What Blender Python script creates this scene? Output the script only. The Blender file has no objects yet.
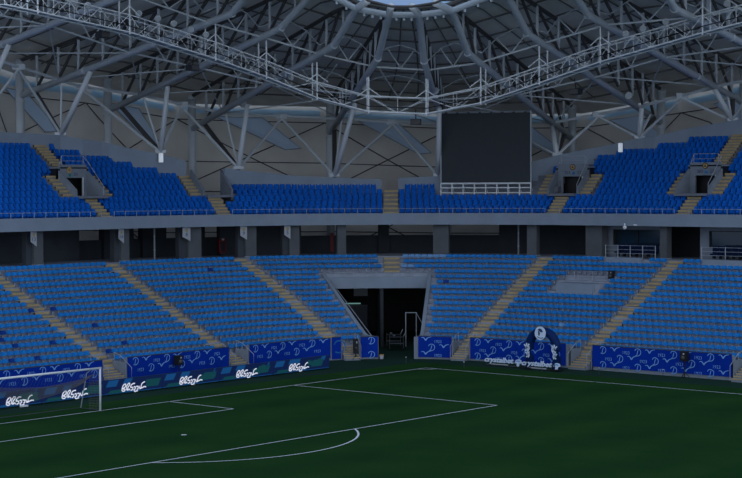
import bpy, math, random
from mathutils import Vector, Matrix
random.seed(7)
sin, cos, pi = math.sin, math.cos, math.pi
scn = bpy.context.scene
COL = scn.collection

# ---------------------------------------------------------------- camera, sky, exposure
cam_data = bpy.data.cameras.new('camera')
cam = bpy.data.objects.new('camera', cam_data)
COL.objects.link(cam)
YAW, PITCH, ROLL, FPX = -2.4336, -0.0303, -0.0040, 1728.62
fw = Vector((cos(YAW)*cos(PITCH), sin(YAW)*cos(PITCH), sin(PITCH)))
rt = fw.cross(Vector((0, 0, 1))).normalized()
up = rt.cross(fw)
r2 = rt*cos(ROLL)+up*sin(ROLL)
u2 = -rt*sin(ROLL)+up*cos(ROLL)
cam.matrix_world = Matrix(((r2.x, u2.x, -fw.x, 96.1629), (r2.y, u2.y, -fw.y, 77.1794), (r2.z, u2.z, -fw.z, 12.9839), (0, 0, 0, 1)))
cam_data.sensor_width = 36.0
cam_data.lens = FPX*36.0/742.0
cam_data.clip_end = 600
scn.camera = cam

world = bpy.data.worlds.new('overcast_sky')
scn.world = world
world.use_nodes = True
wn = world.node_tree
bg = wn.nodes['Background']
tc = wn.nodes.new('ShaderNodeTexCoord')
sep = wn.nodes.new('ShaderNodeSeparateXYZ')
ramp = wn.nodes.new('ShaderNodeValToRGB')          # by height above the horizon
ramp.color_ramp.elements[0].position = 0.0
ramp.color_ramp.elements[0].color = (0.20, 0.33, 0.60, 1)
ramp.color_ramp.elements[1].position = 0.9
ramp.color_ramp.elements[1].color = (0.27, 0.36, 0.52, 1)
wn.links.new(tc.outputs['Generated'], sep.inputs[0])
wn.links.new(sep.outputs['Z'], ramp.inputs[0])
dot = wn.nodes.new('ShaderNodeVectorMath')         # bright hazy half of the sky behind the photographer
dot.operation = 'DOT_PRODUCT'
dot.inputs[1].default_value = (0.705, 0.70, 0.10)
wn.links.new(tc.outputs['Generated'], dot.inputs[0])
glow = wn.nodes.new('ShaderNodeMapRange')
glow.interpolation_type = 'SMOOTHSTEP'
glow.inputs['From Min'].default_value = -0.1
glow.inputs['From Max'].default_value = 1.0
wn.links.new(dot.outputs['Value'], glow.inputs['Value'])
mixw = wn.nodes.new('ShaderNodeMix')
mixw.data_type = 'RGBA'
wn.links.new(glow.outputs['Result'], mixw.inputs['Factor'])
wn.links.new(ramp.outputs[0], mixw.inputs[6])
mixw.inputs[7].default_value = (0.94, 1.10, 1.34, 1)
wn.links.new(mixw.outputs[2], bg.inputs['Color'])
bg.inputs['Strength'].default_value = 0.92

vs = scn.view_settings
vs.view_transform = 'Standard'
vs.look = 'None'
vs.exposure = 0.0
vs.gamma = 1.0
vs.use_curve_mapping = False

# ---------------------------------------------------------------- materials
MATS = {}
def mat(name, col, rough=0.7, metal=0.0, noise=0.0, nscale=3.0, col2=None, bump=0.0, spec=0.3, emit=None, estr=0.0):
    m = bpy.data.materials.new(name)
    m.use_nodes = True
    nt = m.node_tree
    b = nt.nodes['Principled BSDF']
    b.inputs['Roughness'].default_value = rough
    b.inputs['Metallic'].default_value = metal
    if 'Specular IOR Level' in b.inputs:
        b.inputs['Specular IOR Level'].default_value = spec
    c = (*col, 1)
    b.inputs['Base Color'].default_value = c
    if noise > 0 or col2:
        t = nt.nodes.new('ShaderNodeTexCoord')
        n = nt.nodes.new('ShaderNodeTexNoise')
        n.inputs['Scale'].default_value = nscale
        n.inputs['Detail'].default_value = 5
        r = nt.nodes.new('ShaderNodeValToRGB')
        r.color_ramp.elements[0].position = 0.3
        r.color_ramp.elements[1].position = 0.7
        if col2:
            r.color_ramp.elements[0].color = c
            r.color_ramp.elements[1].color = (*col2, 1)
        else:
            r.color_ramp.elements[0].color = (*[v*(1-noise) for v in col], 1)
            r.color_ramp.elements[1].color = (*[min(1, v*(1+noise)) for v in col], 1)
        nt.links.new(t.outputs['Object'], n.inputs['Vector'])
        nt.links.new(n.outputs['Fac'], r.inputs[0])
        nt.links.new(r.outputs[0], b.inputs['Base Color'])
        if bump:
            bp = nt.nodes.new('ShaderNodeBump')
            bp.inputs['Strength'].default_value = bump
            nt.links.new(n.outputs['Fac'], bp.inputs['Height'])
            nt.links.new(bp.outputs[0], b.inputs['Normal'])
    if emit:
        b.inputs['Emission Color'].default_value = (*emit, 1)
        b.inputs['Emission Strength'].default_value = estr
    MATS[name] = m
    return m

mat('concrete', (0.20, 0.225, 0.265), 0.85, noise=0.10, nscale=1.2)
mat('fascia_paint', (0.25, 0.295, 0.365), 0.7, noise=0.06, nscale=0.8)
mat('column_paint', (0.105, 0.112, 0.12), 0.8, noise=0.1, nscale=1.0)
mat('highlight_blue', (0.13, 0.30, 0.56), 0.5)  # seat blue lightened all over, whitish highlights put into the colour
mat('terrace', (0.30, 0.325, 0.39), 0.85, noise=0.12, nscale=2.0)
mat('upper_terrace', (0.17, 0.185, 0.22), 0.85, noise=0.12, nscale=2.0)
mat('stair', (0.22, 0.21, 0.195), 0.85, noise=0.12, nscale=2.5)
mat('nosing', (0.43, 0.315, 0.16), 0.7, noise=0.15, nscale=3)
mat('faded_blue', (0.007, 0.185, 0.53), 0.5, spec=0.15, noise=0.16, nscale=0.35)
mat('deep_blue', (0.002, 0.04, 0.24), 0.5, spec=0.12)
mat('royal_blue', (0.003, 0.11, 0.50), 0.5, noise=0.10, nscale=0.4, spec=0.12)
mat('white_seat', (0.55, 0.6, 0.66), 0.5)
mat('tube', (0.57, 0.60, 0.63), 0.5, noise=0.06, nscale=1.0, spec=0.4)
mat('pale_tube', (0.68, 0.71, 0.74), 0.5, spec=0.4)
mat('dark_steel', (0.075, 0.072, 0.07), 0.6)
mat('white_steel', (0.84, 0.86, 0.88), 0.45, spec=0.4)
mat('galv', (0.38, 0.41, 0.45), 0.45, metal=0.2)
mat('deck', (0.84, 0.79, 0.72), 0.8, noise=0.10, nscale=0.6)
mat('purlin', (0.20, 0.19, 0.175), 0.7)
mat('facade', (0.76, 0.72, 0.66), 0.8, noise=0.08, nscale=0.4)
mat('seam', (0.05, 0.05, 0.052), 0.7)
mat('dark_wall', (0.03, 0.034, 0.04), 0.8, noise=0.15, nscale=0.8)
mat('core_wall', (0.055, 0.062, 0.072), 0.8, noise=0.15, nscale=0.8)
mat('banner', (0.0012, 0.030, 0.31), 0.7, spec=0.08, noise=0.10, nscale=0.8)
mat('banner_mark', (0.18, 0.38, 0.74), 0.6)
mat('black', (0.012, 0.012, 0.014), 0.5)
mat('screen', (0.030, 0.036, 0.044), 0.55, noise=0.06, nscale=2)
mat('white_paint', (0.74, 0.76, 0.78), 0.6)
mat('goal_white', (0.80, 0.82, 0.84), 0.4)
mat('led_navy', (0.004, 0.012, 0.05), 0.45, emit=(0.004, 0.016, 0.09), estr=0.35)
mat('led_blue', (0.006, 0.06, 0.17), 0.5, emit=(0.006, 0.085, 0.26), estr=0.38)
mat('led_teal', (0.004, 0.045, 0.06), 0.5, emit=(0.005, 0.07, 0.075), estr=0.42)
mat('led_white', (0.5, 0.5, 0.55), 0.5, emit=(0.82, 0.84, 0.95), estr=0.55)
mat('sign_white', (0.66, 0.76, 0.92), 0.5)
mat('seat_navy', (0.003, 0.010, 0.04), 0.6, spec=0.1)
mat('arch_blue', (0.003, 0.020, 0.10), 0.6, spec=0.12, noise=0.2, nscale=2)
mat('sign_panel', (0.42, 0.44, 0.47), 0.6)
mat('orange', (0.50, 0.30, 0.10), 0.6)
mat('green', (0.01, 0.20, 0.16), 0.6)
mat('navy_text', (0.02, 0.05, 0.14), 0.6)
mat('red', (0.13, 0.006, 0.012), 0.5)
mat('lens', (0.50, 0.53, 0.57), 0.25, spec=0.8)
mat('cabinet_glow', (0.2, 0.25, 0.3), 0.5, emit=(0.25, 0.55, 0.5), estr=0.3)
mat('window_glass', (0.008, 0.022, 0.034), 0.08, spec=0.6)
mat('pipe_pale', (0.26, 0.28, 0.3), 0.5)
mat('wall_light', (0.85, 0.87, 0.9), 0.4, emit=(0.7, 0.78, 0.9), estr=0.35)

def translucent(name, col, mixv):
    m = bpy.data.materials.new(name); m.use_nodes = True
    nt = m.node_tree; nt.nodes.clear()
    o = nt.nodes.new('ShaderNodeOutputMaterial'); a = nt.nodes.new('ShaderNodeBsdfTranslucent'); d = nt.nodes.new('ShaderNodeBsdfDiffuse')
    mx = nt.nodes.new('ShaderNodeMixShader'); mx.inputs[0].default_value = mixv
    a.inputs[0].default_value = (*col, 1); d.inputs[0].default_value = (*col, 1)
    nt.links.new(a.outputs[0], mx.inputs[1]); nt.links.new(d.outputs[0], mx.inputs[2]); nt.links.new(mx.outputs[0], o.inputs[0])
    MATS[name] = m
translucent('skylight', (0.66, 0.80, 0.98), 0.93)
translucent('skylight_ring', (0.60, 0.82, 1.0), 0.1)

def net_material():
    m = bpy.data.materials.new('net'); m.use_nodes = True
    b = m.node_tree.nodes['Principled BSDF']
    b.inputs['Base Color'].default_value = (0.15, 0.14, 0.13, 1); b.inputs['Roughness'].default_value = 0.8
    MATS['net'] = m
net_material()

def grass_material(name, a, b_, stripe):
    m = bpy.data.materials.new(name); m.use_nodes = True
    nt = m.node_tree; b = nt.nodes['Principled BSDF']
    b.inputs['Roughness'].default_value = 0.9
    if 'Specular IOR Level' in b.inputs: b.inputs['Specular IOR Level'].default_value = 0.0
    t = nt.nodes.new('ShaderNodeTexCoord')
    n1 = nt.nodes.new('ShaderNodeTexNoise'); n1.inputs['Scale'].default_value = 0.22; n1.inputs['Detail'].default_value = 3
    n2 = nt.nodes.new('ShaderNodeTexNoise'); n2.inputs['Scale'].default_value = 9.0; n2.inputs['Detail'].default_value = 6
    w = nt.nodes.new('ShaderNodeTexWave'); w.bands_direction = 'Y'; w.inputs['Scale'].default_value = 0.055; w.inputs['Distortion'].default_value = 0.6
    mx = nt.nodes.new('ShaderNodeMath'); mx.operation = 'MULTIPLY_ADD'; mx.inputs[1].default_value = 0.55
    nt.links.new(t.outputs['Object'], n1.inputs['Vector']); nt.links.new(t.outputs['Object'], n2.inputs['Vector']); nt.links.new(t.outputs['Object'], w.inputs['Vector'])
    m2 = nt.nodes.new('ShaderNodeMath'); m2.operation = 'MULTIPLY'; m2.inputs[1].default_value = stripe
    nt.links.new(w.outputs['Fac'], m2.inputs[0])
    m3 = nt.nodes.new('ShaderNodeMath'); m3.operation = 'MULTIPLY_ADD'; m3.inputs[1].default_value = 0.45
    nt.links.new(n2.outputs['Fac'], m3.inputs[0]); nt.links.new(m2.outputs[0], m3.inputs[2])
    nt.links.new(n1.outputs['Fac'], mx.inputs[0]); nt.links.new(m3.outputs[0], mx.inputs[2])
    r = nt.nodes.new('ShaderNodeValToRGB')
    r.color_ramp.elements[0].position = 0.35; r.color_ramp.elements[0].color = (*a, 1)
    r.color_ramp.elements[1].position = 0.85; r.color_ramp.elements[1].color = (*b_, 1)
    nt.links.new(mx.outputs[0], r.inputs[0]); nt.links.new(r.outputs[0], b.inputs['Base Color'])
    MATS[name] = m
grass_material('grass', (0.0115, 0.041, 0.0140), (0.0235, 0.068, 0.0185), 0.12)
grass_material('turf', (0.017, 0.040, 0.030), (0.025, 0.052, 0.040), 0.0)

# ---------------------------------------------------------------- the bowl: q runs along the stand, d outward from the front wall
R0, AX, AY, Q = 11.0, 4.1876, 0.7779, 20.0
def P(q, d, z=0.0):
    if q < 0: return Vector((AX-q, AY-R0-d, z))
    if q <= Q:
        a = math.radians(270-90*q/Q)
        return Vector((AX+(R0+d)*cos(a), AY+(R0+d)*sin(a), z))
    return Vector((AX-R0-d, AY+(q-Q), z))
def N(q):            # outward normal
    if q < 0: return Vector((0, -1, 0))
    if q <= Q:
        a = math.radians(270-90*q/Q); return Vector((cos(a), sin(a), 0))
    return Vector((-1, 0, 0))
def T(q):            # along increasing q
    n = N(q); return Vector((n.y, -n.x, 0))
def mpq(q, d):       # metres per unit q
    return (R0+d)*pi/2/Q if 0 <= q <= Q else 1.0
def seq(a, b, step):
    """stations from a to b, with arc joints included"""
    n = max(1, int(math.ceil((b-a)/step)))
    s = [a+(b-a)*i/n for i in range(n+1)]
    s += [v for v in (0.0, Q) if a < v < b]
    return sorted(set(s))
def along(q0, dist, d):
    """q after walking dist metres at depth d"""
    q = q0; left = dist; st = 0.05 if dist > 0 else -0.05
    while abs(left) > 1e-6:
        s = st if abs(left) > abs(st) else left
        q += s/mpq(q, d); left -= s
    return q

# ---------------------------------------------------------------- mesh builder
class MB:
    def __init__(s): s.v = []; s.f = []; s.m = []; s.mats = []
    def mi(s, m):
        if m not in s.mats: s.mats.append(m)
        return s.mats.index(m)
    def add(s, vs, fs, m):
        o = len(s.v); k = s.mi(m)
        s.v += [tuple(v) for v in vs]
        for f in fs: s.f.append(tuple(o+i for i in f)); s.m.append(k)
    def hexa(s, p, m):      # 8 corners: bottom 0-3, top 4-7
        s.add(p, [(0, 3, 2, 1), (4, 5, 6, 7), (0, 1, 5, 4), (1, 2, 6, 5), (2, 3, 7, 6), (3, 0, 4, 7)], m)
    def box(s, c, x, y, z, m):
        """centre and three half-axis vectors"""
        c, x, y, z = Vector(c), Vector(x), Vector(y), Vector(z)
        s.hexa([c-x-y-z, c+x-y-z, c+x+y-z, c-x+y-z, c-x-y+z, c+x-y+z, c+x+y+z, c-x+y+z], m)
    def tube(s, a, b, r, m, n=8, r2=None, cap=True):
        a, b = Vector(a), Vector(b); d = (b-a)
        if d.length < 1e-6: return
        d.normalize()
        u = d.cross(Vector((0, 0, 1)))
        if u.length < 1e-3: u = Vector((1, 0, 0))
        u.normalize(); w = d.cross(u); rr = r if r2 is None else r2
        vs = [a+(u*cos(2*pi*i/n)+w*sin(2*pi*i/n))*r for i in range(n)]+[b+(u*cos(2*pi*i/n)+w*sin(2*pi*i/n))*rr for i in range(n)]
        fs = [(i, (i+1) % n, n+(i+1) % n, n+i) for i in range(n)]
        if cap: fs += [tuple(range(n-1, -1, -1)), tuple(range(n, 2*n))]
        s.add(vs, fs, m)
    def pipe(s, pts, r, m, n=8):
        pts = [Vector(p) for p in pts]; rings = []
        ref = Vector((0, 0, 1))
        for i, p in enumerate(pts):
            d = ((pts[min(i+1, len(pts)-1)]-p).normalized()+(p-pts[max(i-1, 0)]).normalized()) if 0 < i < len(pts)-1 else (pts[min(i+1, len(pts)-1)]-pts[max(i-1, 0)])
            d.normalize()
            u = d.cross(ref)
            if u.length < 1e-3: u = Vector((1, 0, 0))
            u.normalize(); w = d.cross(u)
            k = 1.0
            if 0 < i < len(pts)-1:
                c = max(0.4, d.dot((pts[i+1]-p).normalized())); k = 1/c
            rings.append([p+(u*cos(2*pi*j/n)+w*sin(2*pi*j/n))*r*(k if abs(sin(2*pi*j/n)) > .5 else 1) for j in range(n)])
        vs = [v for g in rings for v in g]
        fs = [(g*n+j, g*n+(j+1) % n, (g+1)*n+(j+1) % n, (g+1)*n+j) for g in range(len(rings)-1) for j in range(n)]
        fs += [tuple(range(n-1, -1, -1)), tuple(range((len(rings)-1)*n, len(rings)*n))]
        s.add(vs, fs, m)
    def strip(s, secs, m, closed=False):
        """sweep of equal-length cross-sections (lists of points); closed joins each section into a ring"""
        k = len(secs[0]); vs = [p for c in secs for p in c]; fs = []
        for i in range(len(secs)-1):
            for j in range(k if closed else k-1):
                fs.append((i*k+j, i*k+(j+1) % k, (i+1)*k+(j+1) % k, (i+1)*k+j))
        if closed:
            fs += [tuple(range(k-1, -1, -1)), tuple(range((len(secs)-1)*k, len(secs)*k))]
        s.add(vs, fs, m)
    def sphere(s, c, r, m, nu=10, nv=6, sx=1, sy=1, sz=1):
        c = Vector(c); vs = []; fs = []
        for j in range(nv+1):
            for i in range(nu):
                a, b = 2*pi*i/nu, pi*j/nv
                vs.append(c+Vector((cos(a)*sin(b)*sx, sin(a)*sin(b)*sy, cos(b)*sz))*r)
        for j in range(nv):
            for i in range(nu): fs.append((j*nu+i, (j+1)*nu+i, (j+1)*nu+(i+1) % nu, j*nu+(i+1) % nu))
        s.add(vs, fs, m)
    def bowl_block(s, q0, q1, d0, d1, z0, z1, m, step=0.8):
        secs = []
        for q in seq(q0, q1, step):
            secs.append([P(q, d0, z0), P(q, d0, z1), P(q, d1, z1), P(q, d1, z0)])
        s.strip(secs, m, True)
    def mesh(s, name):
        me = bpy.data.meshes.new(name)
        me.from_pydata(s.v, [], s.f)
        for k in s.mats: me.materials.append(MATS[k])
        me.polygons.foreach_set('material_index', s.m)
        me.update()
        return me
    def build(s, name, parent=None, smooth=False, loc=None):
        me = s.mesh(name)
        if smooth:
            me.polygons.foreach_set('use_smooth', [True]*len(me.polygons))
        o = bpy.data.objects.new(name, me); COL.objects.link(o)
        if parent is not None: put(o, parent)
        return o

def put(o, parent):
    o.parent = parent
    o.matrix_parent_inverse = Matrix.Translation(-Vector(parent.location)) if parent.type == 'EMPTY' else Matrix()
def tag(o, label, cat, group=None, kind=None):
    o['label'] = label; o['category'] = cat
    if group: o['group'] = group
    if kind: o['kind'] = kind
    return o
def struct(o, label=None, cat=None):
    o['kind'] = 'structure'
    if label: o['label'] = label
    if cat: o['category'] = cat
    return o
def thing(name, loc, label, cat, group=None):
    o = bpy.data.objects.new(name, None); COL.objects.link(o)
    o.location = loc; o.empty_display_size = 0.2
    return tag(o, label, cat, group)

ORD = ['first', 'second', 'third', 'fourth', 'fifth', 'sixth', 'seventh', 'eighth', 'ninth', 'tenth', 'eleventh', 'twelfth', 'thirteenth', 'fourteenth',
       'fifteenth', 'sixteenth', 'seventeenth', 'eighteenth', 'nineteenth', 'twentieth', 'twenty-first', 'twenty-second', 'twenty-third', 'twenty-fourth',
       'twenty-fifth', 'twenty-sixth', 'twenty-seventh', 'twenty-eighth', 'twenty-ninth', 'thirtieth', 'thirty-first', 'thirty-second', 'thirty-third',
       'thirty-fourth', 'thirty-fifth', 'thirty-sixth', 'thirty-seventh', 'thirty-eighth', 'thirty-ninth', 'fortieth']
ORD += ['number %d' % i for i in range(41, 90)]

# ---------------------------------------------------------------- lettering helpers (flat pieces mapped onto a surface)
def text_geo(txt, size=1.0, shear=0.0, bold=0.0, cache={}):
    key = (txt, shear, bold)
    if key not in cache:
        cu = bpy.data.curves.new('t', 'FONT'); cu.body = txt; cu.shear = shear; cu.offset = bold; cu.resolution_u = 2
        o = bpy.data.objects.new('t', cu); COL.objects.link(o)
        dg = bpy.context.evaluated_depsgraph_get()
        me = bpy.data.meshes.new_from_object(o.evaluated_get(dg))
        vs = [tuple(v.co) for v in me.vertices]; fs = [tuple(p.vertices) for p in me.polygons]
        bpy.data.objects.remove(o); bpy.data.meshes.remove(me); bpy.data.curves.remove(cu)
        xs = [v[0] for v in vs]; ys = [v[1] for v in vs]
        x0, x1, y0 = min(xs), max(xs), min(ys)
        h = max(ys)-y0
        cache[key] = ([((v[0]-x0)/h, (v[1]-y0)/h) for v in vs], fs, (x1-x0)/h)
    return cache[key]
def ribbon(pts, w, taper=False):
    """2-D stroke as quads"""
    n = len(pts); vs = []; fs = []
    for i, (x, y) in enumerate(pts):
        x0, y0 = pts[max(i-1, 0)]; x1, y1 = pts[min(i+1, n-1)]
        dx, dy = x1-x0, y1-y0; L = math.hypot(dx, dy) or 1
        k = w/2*(1-0.7*abs(2*i/(n-1)-1) if taper else 1)
        vs += [(x-dy/L*k, y+dx/L*k), (x+dy/L*k, y-dx/L*k)]
    for i in range(n-1): fs.append((2*i, 2*i+1, 2*i+3, 2*i+2))
    return vs, fs
def curve_pts(pts, n=4):
    out = []
    for i in range(len(pts)-1):
        p0 = pts[max(i-1, 0)]; p1 = pts[i]; p2 = pts[i+1]; p3 = pts[min(i+2, len(pts)-1)]
        for j in range(n):
            t = j/n
            out.append(tuple(0.5*((2*p1[k])+(-p0[k]+p2[k])*t+(2*p0[k]-5*p1[k]+4*p2[k]-p3[k])*t*t+(-p0[k]+3*p1[k]-3*p2[k]+p3[k])*t**3) for k in (0, 1)))
    out.append(pts[-1])
    return out
def stamp(mb, geo2d, fmap, m):
    vs, fs = geo2d
    mb.add([fmap(x, y) for x, y in vs], fs, m)
def disc2d(cx, cy, rx, ry, n=20):
    return [(cx+rx*cos(2*pi*i/n), cy+ry*sin(2*pi*i/n)) for i in range(n)], [tuple(range(n))]
def at2d(geo, x, y, s):
    vs, fs = geo[0], geo[1]
    return [(x+a*s, y+b*s) for a, b in vs], fs
D_STROKES = [ribbon(curve_pts([(0.02, 0.70), (0.08, 0.88), (0.30, 1.0), (0.62, 0.98), (0.88, 0.80), (0.95, 0.50), (0.82, 0.20), (0.52, 0.03), (0.30, 0.02), (0.08, 0.10)]), 0.10),
             ribbon(curve_pts([(0.52, 0.84), (0.44, 0.6), (0.38, 0.35), (0.30, 0.02)]), 0.10)]
GULL = ribbon(curve_pts([(0.0, 0.60), (0.20, 0.66), (0.38, 0.52), (0.50, 0.36), (0.64, 0.53), (0.86, 0.66), (1.15, 0.72)]), 0.15, True)
# ---------------------------------------------------------------- tunnel and gap layout
def zl(d): return 0.25+0.485*d
LR_D0, LR_DEP, LR_RISE, LR_N = 1.2, 0.785, 0.381, 16
def lz(k): return 0.95+LR_RISE*k
UR_D0, UR_DEP, UR_RISE, UR_N = 15.25, 0.66, 0.475, 14
def uz(k): return 10.55+UR_RISE*k
CONC_Z = 7.15
TUN_D = 11.2
def _cheek(qa, qb):
    A, B = P(qa, 0), P(qb, TUN_D); tab = []
    for i in range(41):
        p = A.lerp(B, i/40); tab.append((math.hypot(p.x-AX, p.y-AY)-R0, (270-math.degrees(math.atan2(p.y-AY, p.x-AX)) % 360)/90*Q))
    def f(d):
        d = max(0.0, min(d, TUN_D))
        for (a, b) in zip(tab, tab[1:]):
            if a[0] <= d <= b[0]+1e-6: return a[1]+(b[1]-a[1])*(d-a[0])/max(1e-9, b[0]-a[0])
        return tab[-1][1]
    return f
tqL = _cheek(9.55, 7.78)
tqR = _cheek(13.02, 12.66)
QMIN, QMAX = -30.0, 46.0
AISLES = [-26.7, -15.55, -4.45, 5.35, 17.3, 27.55, 40.6]           # lower stairs
LEAN = {1: (-15.25, -0.055), 3: (6.35, -0.152), 4: (16.98, 0.055)}
def aisle_q(i, d):
    a, b = LEAN.get(i, (AISLES[i], 0.0)); return a+b*d
CENTRE = 10.95
GAPS = [(-28.3, -26.0), (-17.2, -15.02), (-5.45, -3.43), (6.17, 7.91), (16.08, 17.79), (27.0, 28.82), (39.97, 41.9)]
UAISLES = [-3.55, 3.95, 10.95, 17.7, 27.2]
WALLQ = [(-30, 24.2, 17.9), (-20, 24.0, 17.7), (-7.25, 23.6, 17.41), (-1.73, 23.0, 17.27), (0.61, 22.0, 16.82), (1.5, 21.2, 16.25), (2.54, 20.4, 15.77), (3.42, 20.0, 15.2),
         (4.06, 19.0, 14.77), (5.6, 18.6, 14.34), (7.5, 18.45, 13.91), (10.67, 18.45, 13.6), (11.23, 18.45, 13.71), (12.8, 18.45, 13.87), (16.05, 19.5, 15.0), (17.12, 21.0, 15.75),
         (18.2, 22.0, 16.28), (19.5, 22.8, 16.99), (22.9, 23.8, 17.75), (27.3, 24.5, 18.4), (34, 25.2, 19.2), (46, 26, 20.0)]
def wallqz(q):
    for (a, b) in zip(WALLQ, WALLQ[1:]):
        if a[0] <= q <= b[0]:
            t = (q-a[0])/(b[0]-a[0]); return a[1]+(b[1]-a[1])*t, a[2]+(b[2]-a[2])*t
    return WALLQ[0][1:] if q < WALLQ[0][0] else WALLQ[-1][1:]
def in_tunnel(q, d, pad=0.0):
    return d < TUN_D+pad and tqL(d)-pad < q < tqR(d)+pad

# ---------------------------------------------------------------- ground
g = MB(); g.add([(-90, -90, -0.06), (140, -90, -0.06), (140, 120, -0.06), (-90, 120, -0.06)], [(0, 1, 2, 3)], 'turf')
struct(g.build('ground'), 'grey green turf apron around the pitch', 'ground')
g = MB(); g.box((56, 54, -0.03), (59, 0, 0), (0, 57, 0), (0, 0, 0.03), 'grass')
pitch = struct(g.build('floor'), 'dark green mown grass pitch with white lines', 'pitch')
# the markings of the pitch are one painted layer
ln = MB()
W = 0.10
def hline(x0, y0, x1, y1, z=0.02, w=W):
    a = Vector((x0, y0, z)); b = Vector((x1, y1, z)); d = (b-a).normalized(); n = Vector((-d.y, d.x, 0))*w/2
    ln.add([a-n-d*w/2, b-n+d*w/2, b+n+d*w/2, a+n-d*w/2], [(0, 1, 2, 3)], 'white_paint')
hline(0, 0, 68, 0); hline(0, 0, 0, 105); hline(68, 0, 68, 105)
hline(13.84, 0, 13.84, 16.5); hline(13.84, 16.5, 54.16, 16.5); hline(54.16, 0, 54.16, 16.5)
hline(24.84, 0, 24.84, 5.5); hline(24.84, 5.5, 43.16, 5.5); hline(43.16, 0, 43.16, 5.5)
a0 = math.asin(5.5/9.15)
arc = [(34+9.15*cos(a0+(pi-2*a0)*i/40), 11+9.15*sin(a0+(pi-2*a0)*i/40)) for i in range(41)]
def ring_line(cx, cy, r, t0, t1, n):
    vs = []
    for i in range(n+1):
        t = t0+(t1-t0)*i/n
        for k in (r-W*.55, r+W*.55): vs.append((cx+k*cos(t), cy+k*sin(t), 0.022))
    ln.add(vs, [(2*i, 2*i+1, 2*i+3, 2*i+2) for i in range(n)], 'white_paint')
ring_line(34, 11, 9.15, a0, pi-a0, 60)
ring_line(0, 0, 1.0, 0, pi/2, 10)
ln.add(*[[(34+0.16*cos(2*pi*i/14), 11+0.16*sin(2*pi*i/14), 0.02) for i in range(14)], [tuple(range(14))]], 'white_paint')
o = ln.build('pitch_markings'); put(o, pitch)

# ---------------------------------------------------------------- lower tier terrace
mb = MB()
for k in range(LR_N):
    d0, d1 = LR_D0+LR_DEP*k, LR_D0+LR_DEP*(k+1)
    dm = (d0+d1)/2
    if k == 0: zf = 0.0
    else: zf = lz(k-1)
    spans = [(QMIN, QMAX)] if d0 >= TUN_D-0.2 else [(QMIN, tqL(dm)), (tqR(dm), QMAX)]
    for a, b in spans:
        mb.bowl_block(a, b, d0, d1, zf-0.3, lz(k), 'terrace')
mb.bowl_block(QMIN, QMAX, 13.76, 14.2, 5.5, 6.95, 'terrace', 1.2)
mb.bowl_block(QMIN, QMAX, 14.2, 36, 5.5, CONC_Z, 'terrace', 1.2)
struct(mb.build('floor_lower_terrace'), 'grey concrete terrace carrying the pale blue seats', 'terrace')

# front wall with gaps for the stairs
wb = MB()
cuts = sorted(GAPS+[(tqL(0), tqR(0))])
pos = QMIN; WALLS = []
for a, b in cuts:
    if a > pos: WALLS.append((pos, a))
    pos = max(pos, b)
WALLS.append((pos, QMAX))
for a, b in WALLS:
    wb.bowl_block(a, b, 0.0, 0.25, -0.05, 1.62, 'concrete', 0.6)
    wb.bowl_block(a, b, 0.25, 1.25, 0.6, 1.03, 'terrace', 0.8)
for a, b in GAPS:     # cheek walls of the stair gaps
    for q in (a, b): wb.bowl_block(q-0.1, q+0.1, 0.0, 1.25, -0.05, 1.3, 'concrete')
struct(wb.build('wall_front'), 'low concrete wall along the foot of the lower stand', 'wall')

# tunnel mouth: cheeks, lintel, dark inside
tb = MB()
for f, s in ((tqL, -1), (tqR, 1)):
    secs = []
    for i in range(12):
        d = TUN_D*i/11
        q = f(d); w = 0.28/mpq(q, d)*s
        zt = max(1.62, zl(d)+0.22)
        secs.append([P(q, d, -0.1), P(q, d, zt), P(q+w, d, zt), P(q+w, d, -0.1)])
    tb.strip(secs, 'fascia_paint', True)
tb.bowl_block(tqL(TUN_D)-0.17, tqR(TUN_D)+0.17, TUN_D-0.25, TUN_D+0.3, 4.66, 5.58, 'fascia_paint', 0.5)
struct(tb.build('trim_1'), 'grey concrete frame of the tunnel mouth in the corner', 'tunnel frame')
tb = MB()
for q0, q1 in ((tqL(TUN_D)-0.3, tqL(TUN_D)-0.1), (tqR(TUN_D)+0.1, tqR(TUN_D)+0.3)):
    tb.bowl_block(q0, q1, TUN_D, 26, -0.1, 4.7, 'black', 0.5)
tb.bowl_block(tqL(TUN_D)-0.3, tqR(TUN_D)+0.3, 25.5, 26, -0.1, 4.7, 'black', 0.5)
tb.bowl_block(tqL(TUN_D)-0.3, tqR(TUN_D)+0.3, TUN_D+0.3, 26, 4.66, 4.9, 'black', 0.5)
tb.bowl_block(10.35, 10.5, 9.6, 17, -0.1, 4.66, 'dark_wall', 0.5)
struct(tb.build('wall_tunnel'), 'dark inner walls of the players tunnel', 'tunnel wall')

# concourse: roof slab and fascia of the upper tier
mb = MB()
secs = []
for q in seq(QMIN, QMAX, 0.8):
    secs.append([P(q, 15.0, 9.77), P(q, 15.0, 10.74), P(q, 15.22, 10.74), P(q, 15.22, 10.1), P(q, 25.5, 10.1), P(q, 25.5, 9.77)])
mb.strip(secs, 'fascia_paint', True)
struct(mb.build('ceiling_concourse'), 'long grey fascia edge and slab under the upper tier', 'fascia')

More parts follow.
